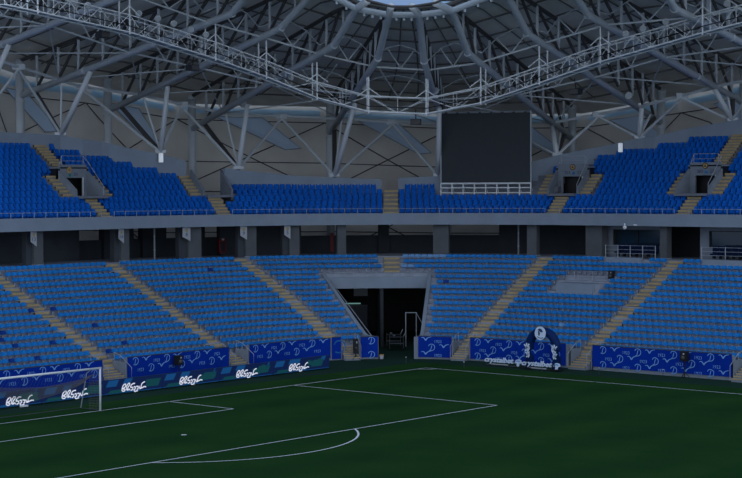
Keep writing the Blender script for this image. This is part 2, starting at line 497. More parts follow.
# upper tier terrace with vomitory cuts
VOM = [  # centre q, half width (metres), label, has stair each side
    (-3.45, 1.35, 1, 1), (4.12, 1.25, 1, 0), (17.7, 1.28, 1, 1), (26.9, 1.38, 1, 1)]
VD0, VD1, VZ = 17.3, 19.3, 12.35
def in_vom(q, d, back=0.0):
    for c, w, _l, _r in VOM:
        if VD0 < d < VD1+back and abs(q-c)*mpq(c, 18) < w: return True
    return False
mb = MB()
for k in range(UR_N):
    d0, d1 = UR_D0+UR_DEP*k, UR_D0+UR_DEP*(k+1)
    run = None
    qs = seq(QMIN, QMAX, 0.25)
    for a, b in zip(qs, qs[1:]):
        m_ = (a+b)/2
        ok = d0 < wallqz(m_)[0] and not in_vom(m_, (d0+d1)/2, 1.1)
        if ok and run is None: run = a
        if not ok and run is not None:
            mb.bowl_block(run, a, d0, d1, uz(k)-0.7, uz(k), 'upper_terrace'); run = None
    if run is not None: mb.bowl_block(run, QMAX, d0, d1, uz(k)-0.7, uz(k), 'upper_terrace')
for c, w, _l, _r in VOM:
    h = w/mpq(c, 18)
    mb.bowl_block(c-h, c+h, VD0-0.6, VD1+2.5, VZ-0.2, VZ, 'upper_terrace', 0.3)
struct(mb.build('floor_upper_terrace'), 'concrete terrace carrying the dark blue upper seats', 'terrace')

# parapet behind the upper tier
mb = MB()
for a, b in ((QMIN, 3.45), (4.72, 10.62), (11.25, QMAX)):
    secs = []
    for q in seq(a, b, 0.4):
        d, z = wallqz(q)
        secs.append([P(q, d, 9.9), P(q, d, z), P(q, d+0.3, z), P(q, d+0.3, 9.9)])
    mb.strip(secs, 'fascia_paint', True)
struct(mb.build('wall_back'), 'pale grey parapet wall curving up behind the upper seats', 'parapet wall')
# ---------------------------------------------------------------- stairs
def steps(name, q, w, d0, d1, zfun, n, label, drift=0.0, bottom=0.4, tread='stair', edge=0.13):
    t = thing(name, P(q, (d0+d1)/2, zfun(d0)), label, 'stairs')
    s = MB(); e = MB()
    for i in range(n):
        da, db = d0+(d1-d0)*i/n, d0+(d1-d0)*(i+1)/n
        qc = q+drift*(i+0.5)/n; h = w/2/mpq(qc, da)
        z = zfun((da+db)/2)
        s.bowl_block(qc-h, qc+h, da, db, z-bottom, z, tread, 0.5)
        e.bowl_block(qc-h, qc+h, da-0.012, da+edge, z-edge, z+0.012, 'nosing', 0.5)
    s.build('tread', t); e.build('nosing', t)
    return t
SIDE = ['beyond the goal', 'directly behind the goal', 'between goal and tunnel', 'beside the tunnel on the goal side', 'beside the tunnel on the scoreboard side',
        'in the touchline stand past the arch', 'at the far end of the touchline stand']
for i, q in enumerate(AISLES):
    steps('aisle_stairs', aisle_q(i, 1.3), 1.25, 1.3, 14.2, lambda d: zl(d)+0.08, 25, 'tan stepped aisle through the lower seats, %s' % SIDE[i], drift=aisle_q(i, 14.2)-aisle_q(i, 1.3))
steps('aisle_stairs', CENTRE, 1.30, 11.5, 14.2, lambda d: zl(d)+0.08, 4, 'short tan aisle in the lower seats, above the tunnel lintel')
for i, (a, b) in enumerate(GAPS):
    c = (a+b)/2
    steps('entry_stairs', c, (b-a)*mpq(c, 0)*0.80, -0.6, 1.3, lambda d: 0.10+0.44*(d+0.6), 6, 'short pale steps through the front wall, %s' % SIDE[i], bottom=0.9, tread='concrete', edge=0.07)
USIDE = ['behind the goal', 'on the goal side of the scoreboard', 'beside the scoreboard on the goal side', 'beside the scoreboard on the touchline side', 'at the touchline end']
def uzl(d): return 10.55+0.10+(d-UR_D0)*UR_RISE/UR_DEP
for i, q in enumerate(UAISLES):
    steps('aisle_stairs', q, 1.25, UR_D0, 17.4 if i != 2 else 18.3, uzl, 6, 'tan steps up from the upper tier front rail, %s' % USIDE[i])
for (c, w, l, r), nm in zip(VOM, ['behind the goal', 'on the goal side of the scoreboard', 'beside the scoreboard', 'at the touchline end']):
    m_ = mpq(c, 18)
    for s, on in ((-1, l), (1, r)):
        if on: steps('aisle_stairs', c+s*(w+0.62)/m_, 1.05, 17.6, 20.0, uzl, 6, 'narrow tan steps by the upper doorway %s, %s flank' % (nm, 'goal-side' if s < 0 else 'touchline-side'))
steps('aisle_stairs', -3.7, 1.2, 20.3, 23.4, uzl, 10, 'tan steps climbing above the doorway behind the goal to the parapet')
steps('aisle_stairs', 27.3, 1.3, 20.2, 24.4, uzl, 13, 'tan steps climbing above the doorway at the touchline end')

# ---------------------------------------------------------------- vomitory boxes
def facing_map(q, d, z):       # u to the viewer's right along the stand, v up, on a face turned to the pitch
    o = P(q, d, z); t = T(q)
    return lambda u, v: o+t*u+Vector((0, 0, v))
for (c, w, l, r), lab, num in zip(VOM, ['grey doorway box in upper seats behind the goal, orange checked emblem', 'grey doorway box at the parapet end, no sign, goal side of the scoreboard',
                                   'grey doorway box with numbered sign just past the scoreboard', 'grey doorway box with numbered sign at the touchline end'], ['201', None, '203', '203']):
    t = thing('doorway_box', P(c, VD0, VZ), lab, 'doorway')
    m_ = mpq(c, 18); h = w/m_; th = 0.18/m_
    for s in (-1, 1):
        wl = MB(); secs = []
        for i in range(5):
            d = VD0-0.1+(VD1-VD0+0.3)*i/4; zt = uzl(d)+0.75
            q0, q1 = c+s*h, c+s*(h+th)
            secs.append([P(q0, d, VZ-0.4), P(q0, d, zt), P(q1, d, zt), P(q1, d, VZ-0.4)])
        wl.strip(secs, 'concrete', True); wl.build('side_wall', t)
    if num:
        f = MB(); dz = 1.42; dw = w*0.42
        f.bowl_block(c-h, c+h, VD1, VD1+0.18, VZ+dz, 14.82, 'concrete', 0.3)
        f.bowl_block(c-h, c-h+0.55*w/m_*0.6, VD1, VD1+0.18, VZ, VZ+dz, 'concrete', 0.3)
        f.bowl_block(c+h-0.28*w/m_, c+h, VD1, VD1+0.18, VZ, VZ+dz, 'concrete', 0.3)
        hw_ = f.build('head_wall', t)
        di = MB(); di.bowl_block(c-h, c+h, VD1+0.9, VD1+1.0, VZ-0.2, 14.5, 'black', 0.3)
        di.bowl_block(c-h-th, c+h+th, VD1, VD1+1.3, 14.5, 14.6, 'concrete', 0.3)
        for s_ in (-1, 1): di.bowl_block(min(c+s_*h, c+s_*(h+th)), max(c+s_*h, c+s_*(h+th)), VD1, VD1+1.3, VZ-.2, 14.5, 'black', 0.3)
        di.build('passage', t)
        fm = facing_map(c, VD1-0.02, 0.0)
        sg = MB()
        if num == '201':
            stamp(sg, disc2d(-0.42, 14.38, 0.24, 0.24), fm, 'orange')
            fm2 = facing_map(c, VD1-0.04, 0.0)
            for i in range(-2, 3):
                for j in range(-2, 3):
                    if (i+j) % 2 and i*i+j*j < 5: stamp(sg, ([(-0.42+i*.085-.035, 14.38+j*.085-.035), (-0.42+i*.085+.035, 14.38+j*.085-.035), (-0.42+i*.085+.035, 14.38+j*.085+.035), (-0.42+i*.085-.035, 14.38+j*.085+.035)], [(0, 1, 2, 3)]), fm2, 'navy_text')
            stamp(sg, disc2d(-0.38, 13.98, 0.13, 0.13), fm, 'green')
            stamp(sg, at2d(text_geo('201'), 0.0, 13.95, 0.24), fm, 'navy_text')
        else:
            stamp(sg, disc2d(0.0, 14.55, 0.25, 0.25), fm, 'black')
            fm2 = facing_map(c, VD1-0.04, 0.0)
            stamp(sg, disc2d(0.0, 14.55, 0.19, 0.19), fm2, 'orange')
            fm3 = facing_map(c, VD1-0.06, 0.0)
            stamp(sg, ([(-.12, 14.46), (.12, 14.46), (.03, 14.68), (-.03, 14.68)], [(0, 1, 2, 3)]), fm3, 'dark_steel')
            stamp(sg, at2d(text_geo('203'), -0.75, 13.98, 0.26), fm, 'navy_text')
            stamp(sg, disc2d(0.08, 14.04, 0.14, 0.11), fm, 'led_blue')
            stamp(sg, at2d(text_geo('27'), 0.42, 13.98, 0.26), fm, 'navy_text')
        sg.build('sign_lettering', hw_)
        rl = MB()
        for zz in (15.1, 15.5):
            rl.pipe([P(c-h, VD1+0.1, 14.8), P(c-h*0.8, VD1+0.1, zz), P(c+h*0.8, VD1+0.1, zz), P(c+h, VD1+0.1, zz-0.35)], 0.022, 'galv', 5)
        for u in (-0.8, 0.8): rl.tube(P(c+h*u, VD1+0.1, 14.7), P(c+h*u, VD1+0.1, 15.5), 0.022, 'galv', 5)
        rl.pipe([P(c+h, VD1+0.1, 15.3), P(c+h, VD0, uzl(VD0)+1.0), P(c+h, VD0, VZ)], 0.025, 'galv', 5)
        rl.build('railing', t)
        dp = MB(); dp.tube(P(c+h-0.32*w/m_, VD1-0.06, VZ), P(c+h-0.32*w/m_, VD1-0.06, VZ+1.45), 0.05, 'pale_tube', 6)
        dp.build('door_post', t)

# ---------------------------------------------------------------- concourse walls, columns and boxes
FACQ = [(-1.83, 0.31), (1.52, 1.88), (2.81, 3.46), (4.28, 4.83), (7.0, 6.93), (7.79, 10.53), (10.91, 14.8)]
mb = MB()
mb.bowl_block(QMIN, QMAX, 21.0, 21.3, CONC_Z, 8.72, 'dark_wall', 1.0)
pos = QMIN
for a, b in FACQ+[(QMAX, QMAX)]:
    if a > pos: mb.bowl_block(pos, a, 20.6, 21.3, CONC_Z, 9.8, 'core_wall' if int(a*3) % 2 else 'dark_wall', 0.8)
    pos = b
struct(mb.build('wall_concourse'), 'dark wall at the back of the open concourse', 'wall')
COLS = [(-10.8, -9.4, 1), (-2.2, -0.85, 1), (2.07, 3.02, 1), (4.67, 5.42, 1), (6.55, 7.22, 1), (8.78, 9.13, 0), (12.65, 13.27, 0), (16.5, 16.9, 0), (19.02, 19.75, 0), (24.9, 25.5, 0), (33.6, 34.4, 0)]
CL = ['behind the goal, nearest the frame edge', 'past the goal post, second sign along', 'third sign along from the goal', 'fourth sign along from the goal', 'fifth sign along, nearest the tunnel',
      'slim one just before the tunnel', 'above the tunnel by the scoreboard', 'slim one under the scoreboard end', 'broad one beside the first glazed box', 'between the two glazed boxes', 'beyond the last glazed box']
NUMS = ['13', '16', '8', '9', '5']
for i, (a, b, sg) in enumerate(COLS):
    t = thing('concourse_column', P((a+b)/2, 15.6, CONC_Z), 'square concrete column holding up the upper tier, %s' % CL[i], 'column', 'concourse columns')
    cb = MB(); d = 15.7
    a2 = a+(b-a)*0.38 if sg else a
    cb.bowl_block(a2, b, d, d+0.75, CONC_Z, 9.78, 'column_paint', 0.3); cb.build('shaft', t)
    pb = MB(); pb.bowl_block(a2-0.03, b+0.03, d-0.04, d+0.79, CONC_Z, CONC_Z+0.10, 'terrace', 0.3); pb.build('plinth', t)
    if sg:
        rb = MB(); rb.bowl_block(a, a2, d+0.25, d+0.75, CONC_Z, 9.78, 'core_wall', 0.3); rb.build('rear_pier', t)
        s = thing('section_sign', P((a+a2)/2, 15.35, 9.1), 'white slant-cut section sign with brown disc on column, %s' % CL[i], 'sign', 'section signs')
        p = MB(); hw = (a2-a)/2*mpq(a, 15.4)
        fm = facing_map((a+a2)/2, 15.38, 0); fb_ = facing_map((a+a2)/2, 15.44, 0)
        pts = [(-hw, 8.98), (hw, 8.62), (hw, 9.72), (-hw, 9.76)]
        p.hexa([fm(*pts[0]), fm(*pts[1]), fb_(*pts[1]), fb_(*pts[0]), fm(*pts[3]), fm(*pts[2]), fb_(*pts[2]), fb_(*pts[3])], 'sign_panel'); pn = p.build('panel', s)
        l = MB(); f2 = facing_map((a+a2)/2, 15.36, 0)
        stamp(l, disc2d(0, 9.48, 0.13, 0.13), f2, 'nosing')
        g_ = text_geo(NUMS[i]); sc = min(0.30, hw*1.6/g_[2])
        stamp(l, at2d(g_, -g_[2]*sc/2, 9.02, sc), f2, 'navy_text'); l.build('lettering', pn)

# small things in the concourse
for q, lab in ((1.30, 'behind the goal side columns'), (15.95, 'under the scoreboard end')):
    t = thing('downpipe', P(q, 17.0, CONC_Z), 'white vertical drain pipe in the concourse, %s' % lab, 'pipe')
    b = MB(); b.tube(P(q, 17.0, CONC_Z), P(q, 17.0, 9.75), 0.07, 'pipe_pale', 8); b.build('pipe', t)
    b = MB(); [b.tube(P(q, 17.0, z), P(q, 17.0, z+0.06), 0.09, 'galv', 8) for z in (7.9, 9.0)]; b.build('clamp', t)
t = thing('fire_cabinet', P(4.5, 18.2, CONC_Z), 'red fire hose cabinet standing in the dark concourse', 'fire cabinet')
b = MB(); b.bowl_block(4.36, 4.64, 18.2, 18.5, 7.5, 8.65, 'red', 0.2); b.build('case', t)
b = MB(); b.bowl_block(4.41, 4.59, 18.17, 18.2, 7.6, 8.4, 'black', 0.2); b.build('door', t)
b = MB(); b.box(P(4.5, 18.1, 8.6), T(4.5)*0.1, N(4.5)*0.02, (0, 0, .08), 'sign_panel'); b.build('notice', t)
t = thing('roll_banner', P(8.75, 18.5, CONC_Z), 'narrow dark red upright banner in the concourse', 'banner')
b = MB(); b.bowl_block(8.70, 8.82, 18.5, 18.54, 7.4, 9.0, 'red', 0.1); b.build('cloth', t)
b = MB(); b.bowl_block(8.66, 8.86, 18.4, 18.65, 7.3, 7.4, 'black', 0.1); b.build('foot', t)

# glazed boxes with balconies at the touchline end
for n, (qa, qb, wa, wb_, ra, rb) in enumerate(((19.56, 24.76, 19.86, 24.1, 20.6, 25.2), (27.74, 36.5, 28.53, 36.0, 29.3, 37.5))):
    nm = ['nearer the scoreboard', 'at the outer end'][n]
    b = MB()
    b.bowl_block(qa, wa, 17.0, 17.3, CONC_Z, 9.78, 'concrete'); b.bowl_block(wb_, qb, 17.0, 17.3, CONC_Z, 9.78, 'concrete')
    b.bowl_block(wa, wb_, 17.0, 17.3, 9.42, 9.78, 'concrete')
    b.bowl_block(wa, wb_, 17.0, 17.3, CONC_Z, 8.15, 'concrete')
    struct(b.build('wall_box_%d' % (n+1)), 'grey wall around the glazed hospitality box, %s' % nm, 'wall')
    w_ = MB(); w_.bowl_block(wa, wb_, 17.18, 17.22, 8.15, 9.42, 'window_glass', 0.5)
    wo = struct(w_.build('window_%d' % (n+1)), 'wide dark window of the hospitality box, %s' % nm, 'window')
    fr = MB()
    for q in (wa+0.05, (wa+wb_)/2, wb_-0.05): fr.bowl_block(q-0.05, q+0.05, 17.08, 17.2, 8.15, 9.42, 'black')
    fr.bowl_block(wa, wb_, 17.08, 17.2, 9.36, 9.42, 'black'); fr.bowl_block(wa, wb_, 17.08, 17.2, 8.15, 8.22, 'black')
    put(fr.build('window_frame'), wo)
    p_ = MB(); p_.bowl_block(ra-.1, rb-0.9 if n == 0 else rb, 13.8, 14.1, 6.6, 7.30, 'fascia_paint')
    struct(p_.build('wall_balcony_%d' % (n+1)), 'low grey balcony parapet below the box, %s' % nm, 'wall')
    t = thing('balcony_rail', P((ra+rb)/2, 14.5, 7.2), 'steel balcony railing in front of the glazed box, %s' % nm, 'railing')
    for z in (7.6, 7.9, 8.22):
        b = MB(); b.pipe([P(q, 14.5, z) for q in seq(ra, rb, 0.8)], 0.018, 'galv', 6); b.build('rail', t)
    for i in range(5):
        q = ra+(rb-ra)*i/4
        b = MB(); b.tube(P(q, 14.5, 7.1), P(q, 14.5, 8.25), 0.032, 'galv', 6); b.build('post', t)
    for i in range(7 if n == 0 else 9):
        q = ra+0.3+0.56*i
        s = thing('balcony_chair', P(q, 15.9, CONC_Z), 'dark navy padded seat on the balcony %s, %s from the scoreboard side' % (nm, ORD[i]), 'seat', 'balcony seats')
        b = MB(); b.box(P(q, 16.15, 7.95), T(q)*0.24, N(q)*0.06, (0, 0, 0.33), 'seat_navy'); b.build('backrest', s)
        b = MB(); b.box(P(q, 15.9, 7.62), T(q)*0.24, N(q)*0.22, (0, 0, 0.07), 'seat_navy'); b.build('seat', s)
        b = MB(); b.box(P(q, 15.9, 7.43), T(q)*0.06, N(q)*0.15, (0, 0, 0.13), 'black'); b.build('pedestal', s)

# dome camera and floodlets on the fascia
t = thing('security_camera', P(22.17, 14.9, 9.7), 'white dome security camera under the grey fascia', 'camera')
b = MB(); b.sphere(P(22.17, 14.85, 9.66), 0.17, 'goal_white', 10, 6); b.build('dome', t, True)
b = MB(); b.tube(P(22.17, 14.85, 9.72), P(22.17, 14.85, 9.98), 0.06, 'goal_white'); b.build('bracket', t)
b = MB(); b.box(P(23.1, 14.92, 9.86), T(23)*.13, N(23)*.06, (0, 0, .05), 'goal_white')
tag(b.build('emergency_light'), 'tiny white lamp fixed to the fascia beside the dome camera', 'lamp')
for q, d, z, lab in ((2.50, 20.1, 15.45, 'on the parapet behind the goal-side seats'), (18.94, 22.1, 16.2, 'on the parapet past the scoreboard')):
    t = thing('light_box', P(q, d, z-0.4), 'upright white light box %s' % lab, 'light')
    b = MB(); b.box(P(q, d, z), T(q)*0.15, N(q)*0.12, (0, 0, 0.38), 'wall_light'); b.build('diffuser', t)
    b = MB(); b.box(P(q, d+0.14, z), T(q)*0.16, N(q)*0.03, (0, 0, 0.40), 'galv'); b.build('back_plate', t)

# ---------------------------------------------------------------- seats
CAM = Vector((96.1629, 77.1794, 12.9839))
def in_frame(p, pad=4):
    d = p-CAM; z = d.dot(fw)
    x = 371+FPX*d.dot(r2)/z; y = 239-FPX*d.dot(u2)/z
    return -pad < x < 742+pad and -pad < y < 478+pad
def seat_mesh(name, m, bucket):
    mb = MB()
    xs = [-0.24, -0.205, -0.11, 0.0, 0.11, 0.205, 0.24]
    if bucket: xs = [v*0.90 for v in xs]
    if bucket: zs = [(0.24, -0.02), (0.36, -0.10), (0.44, 0.02), (0.60, 0.12), (0.73, 0.16), (0.79, 0.17)]
    else: zs = [(0.42, 0.10), (0.48, 0.12), (0.55, 0.14), (0.635, 0.155), (0.675, 0.16)]
    front, back = [], []
    for j, (z, y) in enumerate(zs):
        for x in xs:
            k = abs(x)/0.24
            zz = z-(0.04*k**4 if j == len(zs)-1 else (0.02*k**4 if j == len(zs)-2 else 0))
            xx = x*(0.94 if j == len(zs)-1 else 1.0)
            yy = y-(0.085 if bucket else 0.055)*k*k*(0 if (bucket and j < 2) else 1)
            front.append((xx, yy, zz)); back.append((xx, yy+0.035, zz-0.01))
    n = len(xs); R = len(zs); fs = []
    for j in range(R-1):
        for i in range(n-1):
            a = j*n+i; b = a+n*R
            fs += [(a, a+1, a+n+1, a+n), (b, b+n, b+n+1, b+1)]
    nn = n*R
    for i in range(n-1): fs += [(i, nn+i, nn+i+1, i+1), ((R-1)*n+i, (R-1)*n+i+1, nn+(R-1)*n+i+1, nn+(R-1)*n+i)]
    for j in range(R-1): fs += [(j*n, (j+1)*n, nn+(j+1)*n, nn+j*n), (j*n+n-1, nn+j*n+n-1, nn+(j+1)*n+n-1, (j+1)*n+n-1)]
    mb.add(front+back, fs, m)
    if not bucket:      # the tipped-up pan in front of the back, and the bracket under it
        pan = [(-0.21, -0.12, 0.42), (0.21, -0.12, 0.42), (0.21, 0.10, 0.40), (-0.21, 0.10, 0.40), (-0.20, -0.11, 0.46), (0.20, -0.11, 0.46), (0.20, 0.10, 0.46), (-0.20, 0.10, 0.46)]
        mb.hexa(pan, m)
        mb.box((0, 0.12, 0.17), (0.05, 0, 0), (0, 0.05, 0), (0, 0, 0.17), 'terrace')
    else:
        mb.box((0, 0.10, 0.18), (0.20, 0, 0), (0, 0.03, 0), (0, 0, 0.18), m)
    me = mb.mesh(name)
    me.polygons.foreach_set('use_smooth', [True]*len(me.polygons))
    return mb, me
def seat_matrix(q, d, z):
    t, n, p = T(q), N(q), P(q, d, z)
    return Matrix(((t.x, n.x, 0, p.x), (t.y, n.y, 0, p.y), (0, 0, 1, z), (0, 0, 0, 1)))
PITCHX = 0.53
LBLOCKS = [(QMIN, -26.7, 'outermost block of the goal end'), (-26.7, -15.55, 'block straight behind the goal'), (-15.55, -4.45, 'first block past the goal'), (-4.45, 5.35, 'second block past the goal'),
           (5.35, 17.3, 'tunnel block'), (17.3, 27.55, 'block holding the concrete box'), (27.55, 40.6, 'block past the concrete box'), (40.6, QMAX, 'outermost touchline block')]
def fill(qa, qb, d, margin):
    a, b = along(qa, margin, d), along(qb, -margin, d)
    st = seq(a, b, 0.2); L = sum(mpq((u+v)/2, d)*(v-u) for u, v in zip(st, st[1:]))
    n = int(L/0.515); p = L/n
    out = []; q = along(a, p/2, d)
    for i in range(n):
        out.append((i, q)); q = along(q, p, d)
    return out
lower = []        # block, row, index, q, d, z
for bi, (qa, qb, bn) in enumerate(LBLOCKS):
    for k in range(LR_N):
        d = LR_D0+LR_DEP*k+0.46
        ka, kb = (aisle_q(bi-1, d) if bi > 0 else qa), (aisle_q(bi, d) if bi < len(AISLES) else qb)
        for i, q in fill(ka, kb, d, 0.70):
            dd = d
            bad = in_tunnel(q, dd, 0.55/mpq(q, dd)) or (TUN_D-0.5 < d < TUN_D+0.4 and tqL(d)-0.3 < q < tqR(d)+0.3)
            if d > TUN_D and abs(q-CENTRE)*mpq(q, d) < 0.92: bad = True
            if k == 15 and (21.0 < q < 25.2 or 29.8 < q < 38.2): bad = True
            if 8.4 < d < 11.6 and 19.4+(d-8.4)*-0.0 < q < 23.5: bad = True
            if not bad: lower.append((bi, k, i, q, d, lz(k)))
upper = []
UB = [(QMIN, -3.55, 'upper block at the goal end'), (-3.55, 3.95, 'upper block past the first doorway'), (3.95, 10.95, 'upper block before the corner steps'),
      (10.95, 17.7, 'upper block under the scoreboard'), (17.7, 27.2, 'upper block past the scoreboard'), (27.2, QMAX, 'outer upper touchline block')]
for bi, (qa, qb, bn) in enumerate(UB):
    for k in range(UR_N):
        d = UR_D0+UR_DEP*k+0.42
        for i, q in fill(qa, qb, d, 0.68):
            bad = d+0.12 > wallqz(q)[0]
            for (c, w, l, r) in VOM:
                u = (q-c)*mpq(c, d)
                if VD0-0.25 < d < VD1+0.7 and -(w+(1.35 if l else 0.45)) < u < w+(1.35 if r else 0.45): bad = True
            if d > 18.0 and abs(q-10.95)*mpq(q, d) < 0.95: bad = True
            if d > 16.9 and 3.6 < q < 4.75: bad = True
            if d > 19.0 and 16.9 < q < 18.15: bad = True
            if d > 17.0 and 12.65 < q < 16.5: bad = True
            if d > VD1 and abs(q-27.35) < 1.0: bad = True
            if d > VD1 and abs(q+3.7) < 0.95: bad = True
            if not bad: upper.append((bi, k, i, q, d, uz(k)))
def near(s): return (P(s[3], s[4], s[5])-CAM).length
# dark replaced seats in the faded tier, and blue seats with a painted-in highlight
DARK = [(-16.5, 7.69), (-14.65, 7.7), (-12.74, 5.38), (-12.5, 3.15), (-17.82, 3.73), (-20.28, 2.25), (-14.6, 2.36), (-20.92, 5.5), (-21.54, 4.59), (-20.86, 3.89), (-22.71, 2.36), (2.29, 11.72), (13.68, 9.34)]
WHITE = [(11.40+0.26*i, 13.33) for i in range(8)]+[(11.42+0.27*i, 11.76) for i in range(3)]+[(23.35, 3.62)]
def nearest(lst, q, d):
    return min(range(len(lst)), key=lambda i: ((lst[i][3]-q)*mpq(q, d))**2+(lst[i][4]-d)**2)
dark = {nearest(lower, q, d) for q, d in DARK}
white = {nearest(lower, q, d) for q, d in WHITE}-dark
def pick(lst, n, skip, ok):
    c = [i for i in range(len(lst)) if i not in skip and ok(lst[i]) and in_frame(P(lst[i][3], lst[i][4], lst[i][5]+0.6), -6)]
    c.sort(key=lambda i: near(lst[i])); return set(c[:n])
special = dark | white
single = pick(lower, 300-len(special), special, lambda s: s[1] >= 1) | special
_, lm = seat_mesh('tip_up_seat', 'faded_blue', False)
_, dm = seat_mesh('tip_up_seat', 'deep_blue', False)
_, wm = seat_mesh('tip_up_seat', 'highlight_blue', False)
um_mb, um = seat_mesh('bucket_seat', 'royal_blue', True)
lm_mb, _ = seat_mesh('tip_up_seat', 'faded_blue', False)
for i in sorted(single):
    bi, k, j, q, d, z = lower[i]
    c = 'dark navy replacement' if i in dark else ('whitish sun-bleached' if i in white else 'faded blue')
    o = bpy.data.objects.new('tip_up_chair', dm if i in dark else (wm if i in white else lm)); COL.objects.link(o)
    o.matrix_world = seat_matrix(q, d, z)
    tag(o, '%s seat, %s row up, %s along, %s' % (c, ORD[k], ORD[j], LBLOCKS[bi][2]), 'seat', 'tip-up seats of the lower tier')
def mass(lst, skip, mb0, name, label, cat):
    mb = MB(); mb.mats = list(mb0.mats)
    for i, s in enumerate(lst):
        if i in skip: continue
        M = seat_matrix(*s[3:6]); o = len(mb.v)
        mb.v += [tuple(M @ Vector(v)) for v in mb0.v]
        mb.f += [tuple(o+a for a in f) for f in mb0.f]; mb.m += mb0.m
    ob = mb.build(name, None, True)
    return tag(ob, label, cat, None, 'stuff')
mass(lower, single, lm_mb, 'tip_up_seating', 'faded blue tip-up seats filling the rest of the lower tier', 'seats')
usingle = pick(upper, 300, set(), lambda s: True)
for i in sorted(usingle):
    bi, k, j, q, d, z = upper[i]
    o = bpy.data.objects.new('bucket_chair', um); COL.objects.link(o)
    o.matrix_world = seat_matrix(q, d, z)
    tag(o, 'dark blue seat, %s row up, %s along, %s' % (ORD[k], ORD[j], UB[bi][2]), 'seat', 'bucket seats of the upper tier')
mass(upper, usingle, um_mb, 'bucket_seating', 'dark blue bucket seats filling the rest of the upper tier', 'seats')

# ---------------------------------------------------------------- railings
def rail_thing(name, q0, q1, d, zb, zt, label, sp=1.1, m='galv', r=0.022, mids=()):
    t = thing(name, P((q0+q1)/2, d, zb), label, 'railing')
    for z in (zt,)+tuple(mids):
        b = MB(); b.pipe([P(q, d, z) for q in seq(q0, q1, 0.8)], r, m, 6); b.build('rail', t)
    L = sum(mpq((a+b)/2, d)*(b-a) for a, b in zip(seq(q0, q1, 0.5), seq(q0, q1, 0.5)[1:]))
    n = max(1, int(round(L/sp)))
    for i in range(n+1):
        q = along(q0, L*i/n, d) if i else q0
        b = MB(); b.tube(P(q, d, zb), P(q, d, zt), r*0.9, m, 6); b.build('post', t)
    return t
ue = [QMIN]+[v for q in UAISLES for v in (q-0.65/mpq(q, 15), q+0.65/mpq(q, 15))]+[40.0]
UN = ['at the goal end', 'past the first steps', 'before the corner steps', 'under the scoreboard', 'past the scoreboard', 'at the touchline end']
for i in range(6):
    a, b = ue[2*i], ue[2*i+1]
    if a == QMIN: a = -28
    rail_thing('guard_rail', a, b, 15.1, 10.72, 11.13, 'thin steel guard rail along the upper tier edge, stretch %s' % UN[i], 1.1)
for i, (a, b) in enumerate(GAPS):
    for q, sd in ((a+0.08, 'goal-side'), (b-0.08, 'scoreboard-side') if i < 4 else (b-0.08, 'outer')):
        t = thing('stair_rail', P(q, -0.5, 0), 'slim handrail, %s edge of the entry steps, %s' % (sd, SIDE[i]), 'handrail')
        r = MB(); r.pipe([P(q, -0.55, 0.05), P(q, -0.55, 1.0), P(q, 0.6, 1.75), P(q, 1.2, 1.9)], 0.02, 'galv', 6); r.build('rail', t)
        for d, z0, z1 in ((0.1, 0.4, 1.42), (0.6, 0.6, 1.75), (1.2, 0.9, 1.9)):
            r = MB(); r.tube(P(q, d, z0), P(q, d, z1), 0.018, 'galv', 6); r.build('post', t)
rail_thing('guard_rail', tqL(TUN_D), tqR(TUN_D), TUN_D+0.1, 5.58, 5.95, 'low steel rail on top of the tunnel lintel', 1.5)
t = thing('stair_rail', P(tqL(6)+0.25, 6, 2.5), 'sloping double handrail inside the tunnel mouth on the goal side', 'handrail')
for dz in (0.0, 0.4):
    b = MB(); b.tube(P(tqL(1.2)+0.12, 1.2, zl(1.2)+0.15+dz), P(tqL(10.6)+0.12, 10.6, zl(10.6)-0.35+dz*0.8), 0.03, 'galv', 6); b.build('rail', t)

# concrete box with rail among the lower seats
t = thing('camera_platform', P(21.4, 9.0, 4.4), 'pale grey concrete platform box standing among the lower seats', 'platform')
b = MB(); b.bowl_block(19.8, 23.0, 8.85, 11.6, 4.0, 5.42, 'fascia_paint'); b.build('body', t)
b = MB(); b.bowl_block(23.0, 23.5, 9.3, 11.6, 4.0, 5.42, 'terrace'); b.build('side_step', t)
for z in (5.85, 6.25):
    b = MB(); b.pipe([P(q, 11.2, z) for q in seq(19.9, 23.1, 0.8)], 0.022, 'galv', 6); b.build('rail', t)
for q in (19.9, 21.5, 23.1):
    b = MB(); b.tube(P(q, 11.2, 5.4), P(q, 11.2, 6.25), 0.022, 'galv', 6); b.build('post', t)
def loudbox(q, d, z, w, h, dep, label, stand=None, name='loudspeaker'):
    t = thing(name, P(q, d, stand if stand is not None else z-h), label, 'loudspeaker')
    b = MB(); b.box(P(q, d, z), T(q)*w, N(q)*dep, (0, 0, h), 'black'); cab = b.build('cabinet', t)
    b = MB(); b.sphere(P(q, d-dep, z-h*0.25), w*0.62, 'dark_steel', 10, 6, 1, 1, 1); b.build('cone', cab, True)
    b = MB(); b.box(P(q+0.05, d-dep-0.01, z+h*0.55), T(q)*w*0.25, N(q)*0.008, (0, 0, h*0.14), 'sign_panel'); b.build('badge', cab)
    if stand is not None:
        b = MB(); b.tube(P(q, d, stand), P(q, d, z-h), 0.04, 'black', 6); b.build('pole', t)
        for k in range(3):
            a = 2*pi*k/3
            b = MB(); b.tube(P(q, d, stand+0.35), P(q, d, stand)+Vector((cos(a), sin(a), 0))*0.35, 0.02, 'black', 5); b.build('leg', t)
    return t
loudbox(23.2, 11.3, 6.05, 0.2, 0.32, 0.16, 'small dark loudspeaker on the concrete platform rail among the seats')
loudbox(-10.85, -0.55, 1.15, 0.24, 0.33, 0.2, 'black loudspeaker on a stand in front of the blue banner near the goal', 0.0)
loudbox(36.6, -0.55, 1.42, 0.24, 0.33, 0.2, 'black loudspeaker on a stand in front of the blue touchline banner', 0.0)
